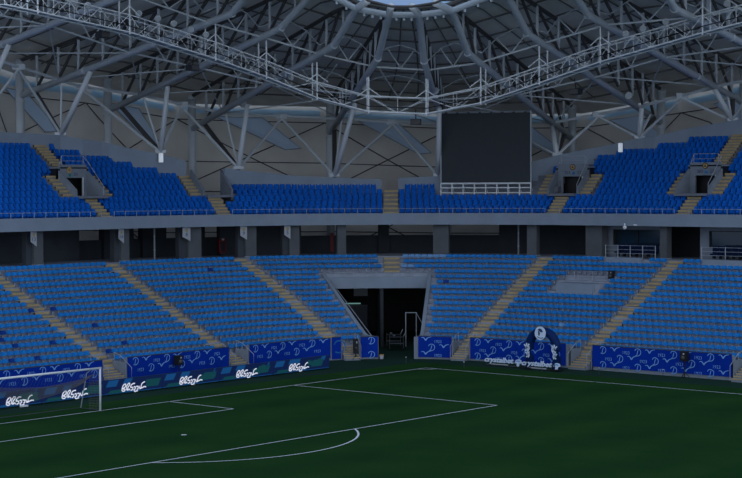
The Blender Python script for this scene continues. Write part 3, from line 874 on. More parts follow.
loudbox(7.35, -0.5, 1.0, 0.16, 0.55, 0.16, 'tall narrow black loudspeaker beside the steps next to the tunnel', 0.0)

# ---------------------------------------------------------------- banners on the front wall
def banner(q0, q1, label, z0=0.14, z1=1.64, phase=0.0, plain=False, rows=3):
    t = thing('banner', P((q0+q1)/2, -0.05, z0), label, 'banner', 'blue banners on the stand wall')
    b = MB(); b.bowl_block(q0, q1, -0.06, -0.015, z0, z1, 'banner', 0.5); cl_ = b.build('cloth', t)
    pr = MB(); L = 0; qs = [q0]
    L = sum(mpq((a+c)/2, 0)*(c-a) for a, c in zip(seq(q0, q1, 0.25), seq(q0, q1, 0.25)[1:]))
    def fm(s, z):
        q = q0+(q1-q0)*s/L if not (q0 < 0 < q1 or q0 < Q < q1) else along(q0, s, 0) if s > 0 else q0
        return P(q, -0.075, z)
    if plain:
        stamp(pr, at2d(D_STROKES[0], L*0.25, 0.5, 0.9), fm, 'led_blue')
    else:
        per = 2.85
        for r in range(rows):
            zc = z1-0.42-r*0.53
            s = -per+phase+(r % 2)*1.40
            while s < L:
                for off, kind in ((0.15, 'D'), (0.98, 'G'), (2.02, 'T')):
                    x = s+off
                    if x < 0.05 or x > L-0.62: continue
                    if zc < z0+0.02: continue
                    if kind == 'D':
                        for st in D_STROKES: stamp(pr, at2d(st, x, zc-0.15, 0.50), fm, 'banner_mark')
                    elif kind == 'G': stamp(pr, at2d(GULL, x, zc-0.12, 0.68), fm, 'banner_mark')
                    else: stamp(pr, at2d(text_geo('1923'), x, zc-0.08, 0.22), fm, 'banner_mark')
                s += per
    pr.build('print', cl_)
    hm = MB(); hm.bowl_block(q0, q1, -0.07, -0.0, z1-0.03, z1+0.03, 'core_wall', 0.6); hm.build('hem', cl_)
BD = [(-26.0, -17.2, 'blue club banner behind the goal net', 0.6), (-15.0, -5.5, 'blue club banner just past the goal post, black loudspeaker in front', 0.3), (-3.4, 5.15, 'blue club banner nearest the tunnel on the goal side', 0.2)]
for a, b_, l, ph in BD: banner(a, b_, l, phase=ph)
banner(5.3, 6.15, 'small plain blue board at the end of the goal-side banner', 0.05, 1.7, plain=True)
banner(7.95, 9.5, 'short blue banner on the goal-side cheek of the tunnel', 0.1, 1.66, 0.45)
banner(13.05, 16.05, 'blue banner on the scoreboard-side cheek of the tunnel', 0.1, 1.68, 2.1)
banner(17.85, 26.6, 'blue club banner behind the arch', 0.1, 1.68, 0.25)
banner(28.9, 39.9, 'blue club banner in two overlapping sheets along the touchline, loudspeaker in front', 0.2, 1.72, 0.5)

# ---------------------------------------------------------------- perimeter boards with cursive white lettering
CUR = [[(135, 365), (145, 290), (175, 240), (205, 235), (195, 285), (150, 320), (190, 330), (180, 360), (140, 365)],
       [(215, 345), (225, 260), (265, 210), (275, 235), (245, 290), (235, 345), (265, 320), (280, 345)],
       [(370, 210), (330, 220), (300, 250), (290, 290), (320, 285), (330, 320), (295, 345)],
       [(345, 285), (370, 270), (375, 310), (350, 330), (365, 360), (400, 350), (420, 345)],
       [(390, 270), (420, 265), (425, 310), (400, 320)],
       [(440, 255), (455, 300), (472, 298), (485, 240), (500, 205), (530, 180), (550, 175)],
       [(470, 300), (500, 285), (540, 265), (572, 268)]]
def cur_geo():
    out = []
    for s in CUR:
        pts = [((x-352)/18.55/10.4, (372-y+(352-x)*-0.0+(x-130)*-0.16)/18.55/14.3) for x, y in s]
        out.append(ribbon(curve_pts(pts, 3), 0.088))
    return out
CUR_G = cur_geo()
XB = [4.3, 10.1, 15.3, 20.4, 25.3, 30.2, 35.3]
BN = ['nearest the tunnel', 'second from the tunnel', 'third from the tunnel', 'fourth from the tunnel, close beside the goal post', 'fifth from the tunnel, seen through the net', 'sixth from the tunnel, at the frame edge']
YB = -5.4
for i in range(6):
    x0, x1 = XB[i], XB[i+1]; cx = (x0+x1)/2; hw = (x1-x0)/2
    t = thing('advertising_board', (cx, YB, 0), 'dark pitchside board with white cursive script, %s' % BN[i], 'advertising board', 'pitchside boards')
    b = MB(); b.box((cx, YB-0.12, 0.49), (hw-0.01, 0, 0), (0, 0.09, 0), (0, 0, 0.45), 'led_navy'); cb_ = b.build('cabinet', t)
    fm = lambda u, v: Vector((cx-u, YB+0.0, v)); f1 = lambda u, v: Vector((cx-u, YB-0.015, v)); f2 = lambda u, v: Vector((cx-u, YB-0.02, v))
    art = MB(); rs = random.Random(i+3)
    for (u0, u1, v0, v1, sk, m) in ((-hw+0.1, -hw+1.2, .50, .90, .25, 'led_blue'), (-hw+1.5, -0.1, .60, .92, .2, 'led_blue'), (-hw+.2, -hw+1.6, .06, .28, .3, 'led_teal'), (.9, 2.3, .25, .72, .25, 'led_teal'), (-.9, .6, .06, .18, .3, 'led_blue'), (1.9, hw-.35, .62, .92, .2, 'led_blue'), (-hw, hw-0.1, 0.045, .085, 0, 'led_blue')):
        stamp(art, ([(u0, v0), (u1-sk, v0), (u1, v1), (u0+sk, v1)], [(0, 1, 2, 3)]), f1, m)
    for c in range(5):
        u, v, a = rs.uniform(.7, hw-.55), rs.uniform(.3, .62), rs.uniform(.22, .42)
        pts = [(u+a*rs.uniform(.6, 1.1)*cos(2*pi*k/11), v+.5*a*rs.uniform(.6, 1.1)*sin(2*pi*k/11)) for k in range(11)]
        stamp(art, (pts, [tuple(range(11))]), lambda u, v: Vector((cx-u, YB-0.010+0.0006*c, v)), 'led_teal')
    art.build('artwork', cb_)
    le = MB()
    tx = {0: 7.52, 1: 12.7, 2: 17.92, 3: 22.88, 4: 27.68, 5: 31.87}[i]
    for gpt in CUR_G: stamp(le, at2d(gpt, cx-tx, 0.14, 0.9), lambda u, v: Vector((cx-u, YB+0.0, v)), 'led_white')
    le.build('lettering', cb_)
    for s in (-1, 1):
        f = MB(); f.box((cx+s*(hw-.5), YB-.35, .02), (.04, 0, 0), (0, .28, 0), (0, 0, .02), 'black'); f.tube((cx+s*(hw-.5), YB-.6, .03), (cx+s*(hw-.5), YB-.2, .8), .02, 'black', 5); f.build('prop', t)
tw = MB(); tw.box((31.9, -5.0, 0.05), (.26, 0, 0), (0, .08, 0), (0, 0, .045), 'white_paint'); tag(tw.build('cloth'), 'small white cloth lying at the foot of a pitchside board near the goal', 'cloth')

# ---------------------------------------------------------------- goal
t = thing('football_goal', (34, 0, 0), 'white goal with grey net standing on the goal line', 'goal')
for x, s in ((30.28, 1), (37.72, -1)):
    b = MB(); b.tube((x, 0, 0), (x, 0, 2.5), 0.062, 'goal_white', 10); b.build('post', t, True)
    b = MB(); b.pipe([(x, -0.03, 2.46), (x, -0.75, 2.40), (x, -1.2, 2.1), (x, -1.75, 0.05)], 0.03, 'galv', 6); b.build('stanchion', t)
b = MB(); b.tube((30.22, 0, 2.5), (37.78, 0, 2.5), 0.062, 'goal_white', 10); b.build('crossbar', t, True)
b = MB(); b.pipe([(30.28, 0, .04), (30.28, -1.9, .04), (37.72, -1.9, .04), (37.72, 0, .04)], 0.02, 'core_wall', 6); b.build('ground_bar', t)
nb = MB()
def hang(u, v):      # the net is hitched up: a bundled sagging sheet behind the crossbar
    x = 30.33+7.34*u; e_ = min(u, 1-u)*2
    top = 2.10-0.42*e_**.5; low = 1.95-1.02*e_**.45
    return Vector((x, -0.55-0.5*v, lerp_(top, low, v)))
def lerp_(a, b, t): return a+(b-a)*t
for i in range(91): nb.pipe([hang(i/90, j/6) for j in range(7)], 0.009, 'net', 3)
for j in range(11): nb.pipe([hang(i/30, j/10) for i in range(31)], 0.009, 'net', 3)
for i in range(31): nb.pipe([Vector((30.33+7.34*i/30, -0.02, 2.45)), hang(i/30, 0)], 0.005, 'net', 3)
for x in (30.30, 37.70):      # loose side drop beside each post
    for i in range(7):
        y = -0.10-0.13*i
        nb.pipe([(x, y, 2.25-.04*i), (x, y-.15, 1.1), (x, y-.06, 0.05)], 0.007, 'net', 3)
    for j in range(14): nb.pipe([(x, -.1, .12+.15*j), (x, -1.0, .1+.145*j)], 0.007, 'net', 3)
nb.build('net', t)

# ---------------------------------------------------------------- arch and cut-out signs on the touchline apron
t = thing('inflatable_arch', (-4.5, 7.0, 0), 'dark blue inflatable arch with white figures and a round white medallion', 'arch')
pts = [(-4.5, 7.0-1.16, 0.0), (-4.5, 7.0-1.18, 0.9)]+[(-4.5, 7.0-1.18*cos(pi*i/14), 1.45+1.25*sin(pi*i/14)) for i in range(15)]+[(-4.5, 7.0+1.18, 0.9), (-4.5, 7.0+1.16, 0.0)]
b = MB(); b.pipe(pts, 0.31, 'arch_blue', 12); b.build('tube', t, True)
fa = lambda u, v: Vector((-4.5+0.34, 7.0+u, v))
b = MB(); vs, fs = disc2d(0, 2.58, 0.46, 0.48, 28)
b.add([Vector((-4.14, 7.0+x, y)) for x, y in vs]+[Vector((-4.19, 7.0+x, y)) for x, y in vs], [tuple(range(28)), tuple(range(55, 27, -1))]+[(i, (i+1) % 28, 28+(i+1) % 28, 28+i) for i in range(28)], 'sign_white')
md = b.build('medallion', t)
b = MB(); fe = lambda u, v: Vector((-4.12, 7.0+u, v))
stamp(b, ([(-.20, 2.80), (-.12, 2.90), (.02, 2.92), (.16, 2.86), (.24, 2.72), (.20, 2.64), (.02, 2.68), (-.06, 2.74)], [tuple(range(8))]), fe, 'navy_text')
stamp(b, ([(-.16, 2.76), (-.04, 2.70), (.0, 2.60), (-.02, 2.44), (-.10, 2.38), (-.16, 2.50)], [tuple(range(6))]), fe, 'navy_text')
stamp(b, ribbon(curve_pts([(-.26, 2.34), (-.1, 2.27), (.1, 2.24), (.26, 2.29)]), 0.05), fe, 'navy_text')
b.build('emblem', md)
for s in (-1, 1):
    b = MB()
    for (u, v, k) in ((0, 1.55, 1), (0.06*s, 1.05, .8)):
        f3 = lambda x, y: Vector((-4.5+0.33, 7.0+s*1.18+x*s, y))
        for st in ([(-.22, .22), (-.05, .05), (.02, -.15)], [(.0, .28), (.02, .05), (.02, -.15)], [(.22, .18), (.08, .02), (.02, -.15)], [(-.18, -.05), (.0, -.18), (.14, -.28)], [(-.14, .1), (-.2, -.1), (-.08, -.3)]):
            stamp(b, ribbon([(u+x*k, v+y*k) for x, y in curve_pts(st, 3)], .11*k), f3, 'sign_white')
    b.build('print', t)
for s in (-1, 1):
    b = MB(); b.box((-4.5, 7.0+s*1.17, .05), (.36, 0, 0), (0, .36, 0), (0, 0, .05), 'black'); b.build('base_pad', t)
def prism(mb, geo, fmap, dv, m):
    vs, fs = geo[0], geo[1]; n = len(vs)
    A = [fmap(x, y) for x, y in vs]; B = [p+dv for p in A]
    ec = {}
    for f in fs:
        for a, c in zip(f, f[1:]+f[:1]): ec[(a, c)] = 1
    side = [(a, n+a, n+c, c) for (a, c) in ec if (c, a) not in ec]
    mb.add(A+B, list(fs)+[tuple(n+i for i in reversed(f)) for f in fs]+side, m)
for (y0, x0, lab) in ((1.75, -4.6, 'white cut-out word sign on the apron, standing clear of the arch'), (5.35, -4.2, 'white cut-out word sign on the apron, across the foot of the arch')):
    t = thing('word_sign', (x0, y0+1.5, 0), lab, 'sign', 'cut-out word signs')
    fm = lambda u, v: Vector((x0, y0+u, v)); dv = Vector((-0.05, 0, 0))
    g_ = text_geo('crystalbet', 1.0, 0.28, 0.025); sc = 2.62/g_[2]
    b = MB(); prism(b, at2d(g_, 0.0, 0.0, sc), lambda u, v: fm(u, 0.10+0.80*v), dv, 'sign_white'); b.build('lettering', t)
    b = MB()
    prism(b, ribbon([(.62+.055*i, .06+(.05 if i % 2 else 0)) for i in range(28)], .05), fm, dv, 'sign_panel')
    b.build('small_lettering', t)
    b = MB()
    prism(b, ([(2.72, .28), (2.80, .50), (3.02, .56), (3.28, .50), (3.30, .30), (3.12, .27), (3.08, .08), (2.95, .02), (2.86, .12), (2.92, .26)], [tuple(range(10))]), fm, dv, 'sign_white')
    lo = b.build('logo', t)
    f4 = lambda u, v: Vector((x0+0.02, y0+u, v))
    b = MB(); stamp(b, ribbon([(2.86, .4), (3.0, .45), (3.18, .4)], .09), f4, 'banner_mark'); b.build('logo_detail', lo)
    b = MB(); b.box((x0-.1, y0+1.6, .02), (.10, 0, 0), (0, 1.5, 0), (0, 0, .02), 'core_wall'); b.build('plinth', t)
for (x, y), lab in zip([(-1.73, 2.08), (-2.99, 7.96), (-4.37, 11.77), (-6.01, 15.86), (-1.86, -3.39)], ['in front of the first word sign', 'in front of the arch', 'at the start of the touchline banner', 'in front of the touchline banner', 'in front of the tunnel mouth']):
    t = thing('marker_pole', (x, y, 0), 'thin dark marker pole stuck in the turf %s' % lab, 'pole')
    b = MB(); b.tube((x, y, -0.05), (x, y, 0.45), 0.018, 'core_wall', 6); b.build('rod', t)
    b = MB(); b.tube((x, y, 0.40), (x, y, 0.46), 0.03, 'white_paint', 6); b.build('tip', t)

# ---------------------------------------------------------------- things inside the tunnel
t = thing('door_frame', P(12.0, 9.5, 0), 'free-standing pale door frame inside the dark tunnel', 'door frame')
for q in (11.62, 12.15):
    b = MB(); b.tube(P(q, 9.5, 0), P(q, 9.5, 2.75), 0.04, 'galv', 6); b.build('upright', t)
b = MB(); b.tube(P(11.6, 9.5, 2.75), P(12.17, 9.5, 2.75), 0.04, 'galv', 6); b.build('head_bar', t)
b = MB(); b.tube(P(12.15, 9.5, 2.75), P(12.62, 8.6, 1.6), 0.025, 'galv', 6); b.build('brace', t)
for (q, d, lab) in ((11.0, 8.6, 'dark trolley of kit with pale trays inside the tunnel, nearer the partition'), (11.15, 6.4, 'second dark kit trolley in the tunnel, nearest the pitch')):
    t = thing('equipment_trolley', P(q, d, 0), lab, 'trolley')
    b = MB(); b.box(P(q, d, 0.55), T(q)*.6, N(q)*.35, (0, 0, .03), 'core_wall'); b.build('lower_shelf', t)
    b = MB(); b.box(P(q, d, 1.05), T(q)*.6, N(q)*.35, (0, 0, .03), 'dark_wall'); b.build('upper_shelf', t)
    for a in (-.55, .55):
        for c in (-.3, .3):
            b = MB(); p = P(q, d, .2)+T(q)*a+N(q)*c; b.tube(p, p+Vector((0, 0, 1.0)), .025, 'dark_steel', 6); lg = b.build('leg', t)
            b = MB(); b.sphere(p-Vector((0, 0, .1)), .1, 'black', 8, 5); b.build('caster', lg)
    b = MB(); b.sphere(P(q, d, 1.16)-T(q)*.2, .13, 'column_paint', 8, 6, 1, 1, .7); b.build('tray', t, True)
    b = MB(); b.pipe([P(q, d, 1.05)+T(q)*.55, P(q, d, 1.5)+T(q)*.75], .025, 'galv', 6); b.build('handle', t)
t = thing('bucket', P(9.75, -0.6, 0), 'small pale bucket with orange rim at the tunnel corner', 'bucket')
b = MB(); b.tube(P(9.75, -.6, 0), P(9.75, -.6, .3), .13, 'sign_panel', 12, .17); b.build('body', t)
b = MB(); b.tube(P(9.75, -.6, .28), P(9.75, -.6, .34), .18, 'orange', 12); b.build('rim', t)
t = thing('lit_counter', P(8.7, 13.5, 0), 'counter with glowing teal edge seen through the tunnel mouth', 'counter')
b = MB(); b.bowl_block(8.0, 9.9, 13.5, 14.2, 0, 3.0, 'dark_wall', .4); b.build('body', t)
b = MB(); b.bowl_block(8.05, 9.6, 13.45, 13.6, 3.2, 3.3, 'cabinet_glow', .4); b.build('light_strip', t)
b = MB(); b.bowl_block(8.0, 9.9, 13.4, 14.2, 3.0, 3.1, 'core_wall', .4); b.build('top', t)
t = thing('notice_board', P(9.7, 16, 3), 'pale board on the inner wall seen through the tunnel mouth', 'board')
b = MB(); b.bowl_block(9.45, 10.0, 16.0, 16.05, 3.7, 4.6, 'sign_panel', .3); b.build('panel', t)
b = MB(); b.bowl_block(9.42, 10.03, 15.98, 16.02, 3.62, 3.72, 'black', .3); b.build('ledge', t)

# ---------------------------------------------------------------- scoreboard
A_, B_ = P(12.86, 18.0), P(16.3, 18.0)
ax = (B_-A_); SW = ax.length; ax.normalize(); an = Vector((-ax.y, ax.x, 0))
if an.dot(N(14.5)) < 0: an = -an
sm = lambda u, d, z: A_+ax*u+an*d+Vector((0, 0, z))
t = thing('scoreboard', sm(SW/2, 0, 12.3), 'large blank dark grey scoreboard screen on a white lattice base', 'scoreboard')
b = MB(); b.hexa([sm(0.05, 0, 13.3), sm(SW-.1, 0, 13.3), sm(SW-.1, .5, 13.3), sm(0.05, .5, 13.3), sm(0.05, 0, 19.2), sm(SW-.1, 0, 19.2), sm(SW-.1, .5, 19.2), sm(0.05, .5, 19.2)], 'screen'); b.build('display', t)
b = MB()
for u in (0, SW): b.tube(sm(u, -.04, 12.35), sm(u, -.04, 19.3), .07, 'galv', 6)
b.tube(sm(0, -.04, 19.28), sm(SW, -.04, 19.28), .06, 'galv', 6); b.build('frame', t)
b = MB()
for z in (12.42, 12.85, 13.22): b.tube(sm(0, -.1, z), sm(SW, -.1, z), .05 if z < 13 else .075, 'white_steel', 6)
for i in range(9): b.tube(sm(SW*i/8, -.1, 12.2), sm(SW*i/8, -.1, 13.25), .05, 'white_steel', 6)
for i in range(9): b.tube(sm(SW*i/8, -.1, 13.2), sm(SW*i/8, .9, 12.3), .035, 'white_steel', 6)
b.build('lattice_frame', t)
for i in range(8):
    b = MB(); b.box(sm(SW*(i+.5)/8, -.02, 19.24), ax*.1, an*.08, (0, 0, .05), 'dark_steel'); b.build('bracket', t)

# ---------------------------------------------------------------- roof: trusses fanning out from the inner ring
DO, DK, DR = 27.5, 3.2, -2.7
TR = [  # ring (q,z), kink (q,z), outer (q,z), depth of web
    ('A2', (-18.3, 28.6), (-18.2, 27.6), (-18.4, 23.6), 'sixth goal-side truss from the corner'),
    ('A', (-12.6, 28.2), (-9.7, 27.2), (-10.2, 22.3), 'fifth goal-side truss from the corner'),
    ('B', (-4.64, 27.6), (-1.74, 25.75), (-2.21, 20.57), 'fourth goal-side truss from the corner'),
    ('C', (1.54, 27.37), (2.81, 25.0), (2.24, 19.59), 'third goal-side truss from the corner'),
    ('D', (6.59, 26.02), (6.83, 23.85), (4.93, 18.16), 'second goal-side truss from the corner'),
    ('E', (10.4, 25.62), (9.93, 22.9), (9.17, 17.88), 'first goal-side truss from the corner'),
    ('F', (13.81, 25.59), (13.12, 22.64), (12.71, 17.2), 'truss behind the scoreboard edge'),
    ('G', (17.76, 25.78), (16.25, 23.17), (16.52, 17.16), 'first truss past the scoreboard'),
    ('H', (23.2, 26.9), (20.95, 24.42), (19.31, 18.4), 'second truss past the scoreboard'),
    ('I', (28.6, 26.85), (26.38, 25.4), (25.87, 19.85), 'third truss past the scoreboard'),
    ('J', (35.6, 27.0), (33.6, 25.35), (33.4, 21.0), 'fourth truss past the scoreboard'),
    ('K', (42.0, 28.0), (41.5, 26.0), (41.0, 22.0), 'fifth truss past the scoreboard')]
NT = len(TR)
def lerp(a, b, t): return a+(b-a)*t
def chord(f, t, up=0.0):
    """point on the lower chord; f fractional truss index; t: -1 ring, 0 kink, 1 outer end"""
    i = max(0, min(NT-2, int(math.floor(f)))); k = f-i
    g = lambda c, j: lerp(TR[i][c][j], TR[i+1][c][j], k)
    if t < 0: q, z, d = lerp(g(2, 0), g(1, 0), -t), lerp(g(2, 1), g(1, 1), -t), lerp(DK, DR, -t)
    else: q, z, d = lerp(g(2, 0), g(3, 0), t), lerp(g(2, 1), g(3, 1), t), lerp(DK, DO, t)
    return P(q, d, z+up)
def web(t):      # vertical distance from lower to upper chord
    return lerp(2.5, 0.40, -t) if t < 0 else lerp(2.5, 2.9, t)
def inner(f):    # the chord continues up and in past the ring
    i = max(0, min(NT-2, int(math.floor(f)))); k = f-i
    return P(lerp(TR[i][1][0], TR[i+1][1][0], k), DR-2.6, lerp(TR[i][1][1], TR[i+1][1][1], k)+0.36)
TS = [0.06, 0.19, 0.32, 0.45, 0.58, 0.70, 0.80, 0.91]
for i, tr in enumerate(TR):
    t = thing('roof_truss', chord(i, 1), 'grey tubular roof truss, %s' % tr[4], 'roof truss', 'roof trusses')
    b = MB(); b.pipe([inner(i), chord(i, -1), chord(i, 0), chord(i, 1)], 0.27, 'tube', 12); lc = b.build('lower_chord', t, True)
    b = MB(); b.pipe([chord(i, -1, web(-1)), chord(i, 0, web(0)), chord(i, 1, web(1))], 0.16, 'dark_steel', 6); b.build('upper_chord', t)
    for p_ in (0.0, 0.34, 0.67):
        b = MB(); c = chord(i, p_); dv = (chord(i, min(1, p_+.02))-chord(i, p_+.0)).normalized(); b.tube(c-dv*.09, c+dv*.09, 0.32, 'tube', 12); b.build('flange', lc)
    b = MB(); b.tube(chord(i, -0.45, 0.1), chord(i, -0.45, web(-.45)), 0.09, 'tube', 6); b.build('post', t)
    for j, s in enumerate(TS):
        b = MB(); b.tube(chord(i, s, .2), chord(i, s, web(s)), 0.12, 'tube', 6); b.build('post', t)
        s0 = TS[j-1] if j else -0.3
        b = MB(); b.tube(chord(i, s, .15), chord(i, s0, web(s0)-.05), 0.13, 'dark_steel', 6); b.build('brace', t)
    # column carrying the outer end
    c = chord(i, 1); cl = thing('roof_column', (c.x, c.y, CONC_Z), 'tall grey tubular column carrying the %s' % tr[4], 'column', 'roof columns')
    b = MB(); b.tube((c.x, c.y, CONC_Z), (c.x, c.y, c.z+3.0), 0.36, 'tube', 12); b.build('shaft', cl, True)
    for z in (CONC_Z+.1, c.z-.5, c.z+2.6):
        b = MB(); b.tube((c.x, c.y, z), (c.x, c.y, z+.14), 0.43, 'tube', 12); b.build('collar', cl)
# raking strut clusters standing on the parapet, tie beams and chevrons
NODES = {0: (-17.6, 24.0, 17.85), 1: (-9.6, 23.8, 17.6), 2: (-1.52, 23.0, 17.3), 3: (2.65, 20.6, 15.9), 4: (5.30, 18.9, 14.55), 5: (8.89, 18.7, 13.9), 6: (12.71, 18.7, 13.9), 7: (16.84, 20.8, 15.6), 8: (19.39, 23.0, 17.0), 9: (26.31, 24.5, 18.3), 10: (34, 25.5, 19.3), 11: (41, 26, 19.8)}
def npos(i):
    q, d, z = NODES[i]; return P(q, d+.15, z)
for i in range(NT):
    p = npos(i)
    t = thing('raking_strut', p, 'cluster of inclined grey struts on the parapet under the %s' % TR[i][4], 'strut', 'strut clusters')
    b = MB(); b.box(p+Vector((0, 0, .08)), T(10)*.45, N(10)*.25, (0, 0, .12), 'tube'); b.build('base_plate', t)
    b = MB(); b.tube(p, chord(i, .52 if i in (5, 6) else (.64 if i < 7 else .79), -.2), 0.24, 'pale_tube', 10, .20); b.build('main_strut', t, True)
    b = MB(); b.tube(p, chord(i, .92, -.1), 0.20, 'dark_steel', 8); b.build('rear_strut', t)
    b = MB(); b.tube(p, chord(i, .785 if i < 7 else .88, -.1), 0.10, 'pale_tube', 8); b.build('post', t)
SIDEB = lambda i: 'between trusses %s and %s' % (ORD[i], ORD[i+1])
for i in range(NT-1):
    a, c = chord(i, .80, .1), chord(i+1, .80, .1); m_ = chord(i+.5, .80, .1)
    t = thing('tie_beam', m_, 'horizontal tie beam with chevron legs %s from the goal end' % SIDEB(i), 'beam', 'roof ties')
    b = MB(); b.pipe([a, m_, c], 0.13, 'tube', 6); b.build('beam', t)
    b = MB(); b.box(m_, T(10)*.5, N(10)*.12, (0, 0, .22), 'tube'); b.build('gusset', t)
    for k in (i, i+1):
        b = MB(); b.tube(m_+Vector((0, 0, -.2)), npos(k), 0.12, 'tube', 6); b.build('leg', t)
for lev, up in ((.10, 0.0), (.45, 0.0)):
    for i in range(NT-1):
        a, c, m_ = chord(i, lev, up), chord(i+1, lev, up), chord(i+.5, lev, up)
        t = thing('bay_brace', m_, 'slender bracing rods across the %s roof bay from the goal end, %s row' % (ORD[i], 'inner' if lev < .2 else 'outer'), 'brace', 'roof bracing')
        b = MB(); b.tube(a, c, 0.075, 'pale_tube', 6); b.build('tie', t)
        for s in (.25, .75):
            b = MB(); b.tube((a+c)/2, chord(i+s, lev, 1.5 if lev < .2 else 2.4), 0.06, 'tube', 5); b.build('rod', t)
        b = MB(); b.pipe([chord(i, lev+.02, .9), chord(i+.25, lev, 1.55), chord(i+.5, lev, 1.85), chord(i+.75, lev, 1.55), chord(i+1, lev+.02, .9)], 0.05, 'tube', 5); b.build('arch_rod', t)
        if lev > .2:
            for (u, v) in ((0, 1), (1, 0)):
                b = MB(); b.tube(chord(i+u, lev, 0), chord(i+v, .80, .1), 0.055, 'tube', 5); b.build('diagonal', t)
# roof deck, purlins under it, seams
fs_ = [i+k/4 for i in range(NT-1) for k in range(4)]+[NT-1]
def deckp(f, t): return chord(f, t, web(t)+(lerp(.45, .16, -t) if t < 0 else .45))
b = MB(); secs = []
for f in fs_:
    secs.append([deckp(f, -1)]+[deckp(f, v) for v in (-.5, 0, .2, .4, .6, .8, 1.0)]+[chord(f, 1.12, web(1)+.2)])
b.strip(secs, 'deck')
b.strip([[p+Vector((0, 0, .15)) for p in reversed(s_)] for s_ in secs], 'deck')
struct(b.build('ceiling'), 'dark grey underside of the roof deck', 'roof deck')
for j, v in enumerate([-.55, .06, .19, .32, .45, .58, .70, .85, .97]):
    for i in range(NT-1):
        b = MB(); b.pipe([chord(i+k/4, v, web(v)+(.24 if v > 0 else .14)) for k in range(5)], 0.075, 'purlin', 5)
        tag(b.build('purlin'), 'dark purlin under the deck, %s row out, %s bay from the goal end' % (ORD[j], ORD[i]), 'purlin', 'roof purlins')
for i in range(NT-1):
    for k in (.25, .5, .75):
        b = MB(); b.pipe([chord(i+k, v, web(v)+(.38 if v >= 0 else .1)) for v in (-1, 0, .3, .6, 1)], 0.06, 'purlin', 4)
        tag(b.build('rafter'), 'dark rafter under the deck in the %s roof bay, %s of its three' % (ORD[i], {.25: 'goal-side one', .5: 'middle one', .75: 'touchline-side one'}[k]), 'rafter', 'roof rafters')
# ring tube, glazed collar and rim tubes
t = thing('ring_beam', chord(5.5, -1), 'grey tubular ring at the inner edge of the roof opening', 'ring beam')
b = MB(); b.pipe([chord(i, -1) for i in range(NT)], 0.24, 'tube', 10); b.build('tube', t, True)
b = MB(); b.pipe([chord(i, -1, .50) for i in range(NT)], 0.12, 'dark_steel', 8); b.build('upper_tube', t)
b = MB(); b.pipe([inner(i) for i in range(NT)], 0.09, 'dark_steel', 8); b.build('inner_tube', t)
for i in range(NT-1):
    for k in (.25, .5, .75):
        c = chord(i+k, -1, 0) if True else None
        c = chord(i, -1).lerp(chord(i+1, -1), k)
        b = MB(); b.tube(c-Vector((0, 0, .42)), c+Vector((0, 0, .1)), .09, 'tube', 8); b.build('clamp', t)
b = MB()
for i in range(NT-1):
    a, c = chord(i, -1, .62).lerp(inner(i), .25), chord(i+1, -1, .62).lerp(inner(i+1), .25); a2, c2 = inner(i), inner(i+1)
    b.add([a, c, c2, a2], [(0, 1, 2, 3)], 'skylight_ring')
    for k in range(1, 8):
        b.tube(a.lerp(c, k/8), a2.lerp(c2, k/8), .08, 'dark_steel', 4)
struct(b.build('window_collar'), 'pale blue glazed collar around the roof opening', 'skylight')

# ---------------------------------------------------------------- facade shell behind the stand
def fac(f, v):     # v 0 top .. 1 bottom
    i = max(0, min(NT-2, int(math.floor(f)))); k = f-i
    q = lerp(TR[i][3][0], TR[i+1][3][0], k); zt = lerp(TR[i][3][1], TR[i+1][3][1], k)+3.1
    d = 30.8+2.6*sin(pi/2*v); return P(q, d, lerp(zt, 4.0, v))
b = MB()
b.strip([[fac(f, v/8) for v in range(9)] for f in fs_], 'facade')
fo = struct(b.build('wall_facade'), 'pale grey panelled outer shell behind the upper tier', 'wall')
b = MB()
for i in range(NT-1):
    for v0, v1, s in ((.12, .50, 0), (.12, .50, 1), (.50, .88, 0), (.50, .88, 1)):
        pa = [fac(i+(k/6 if s == 0 else 1-k/6), lerp(v0, v1, k/6))-N(lerp(TR[i][3][0], TR[i+1][3][0], .5))*.06 for k in range(7)]
        b.pipe(pa, .05, 'seam', 4)
for v in (.12, .34, .50, .72, .88):
    b.pipe([fac(f, v)-N(lerp(TR[0][3][0], TR[-1][3][0], .5))*0.0 for f in fs_], .05, 'seam', 4)
put(b.build('seam'), fo)
for i in range(NT-1):
    w_ = MB()
    off = -N(lerp(TR[i][3][0], TR[i+1][3][0], .5))*.12
    tri = [fac(i+.26, .10)+off, fac(i+.58, .10)+off, fac(i+.84, .26)+off, fac(i+.74, .27)+off]
    w_.add(tri, [(0, 1, 2, 3)], 'skylight')
    wo = struct(w_.build('window_%d' % (i+10)), 'pale bluish slanting panel high in the outer shell, %s bay from the goal end' % ORD[i], 'window')
    f_ = MB(); f_.pipe(tri+[tri[0]], .05, 'galv', 4); put(f_.build('window_frame'), wo)
    w_ = MB(); cs = [fac(i+.04, .055)+off, fac(i+.34, .055)+off, fac(i+.66, .055)+off, fac(i+.96, .055)+off]; ds = [fac(i+.04, .085)+off, fac(i+.34, .085)+off, fac(i+.66, .085)+off, fac(i+.96, .085)+off]
    for a_ in range(3): w_.add([cs[a_], cs[a_+1], ds[a_+1], ds[a_]], [(0, 1, 2, 3)], 'skylight_ring')
    struct(w_.build('window_%d' % (i+30)), 'narrow daylight strip under the roof edge, %s bay from the goal end' % ORD[i], 'window')

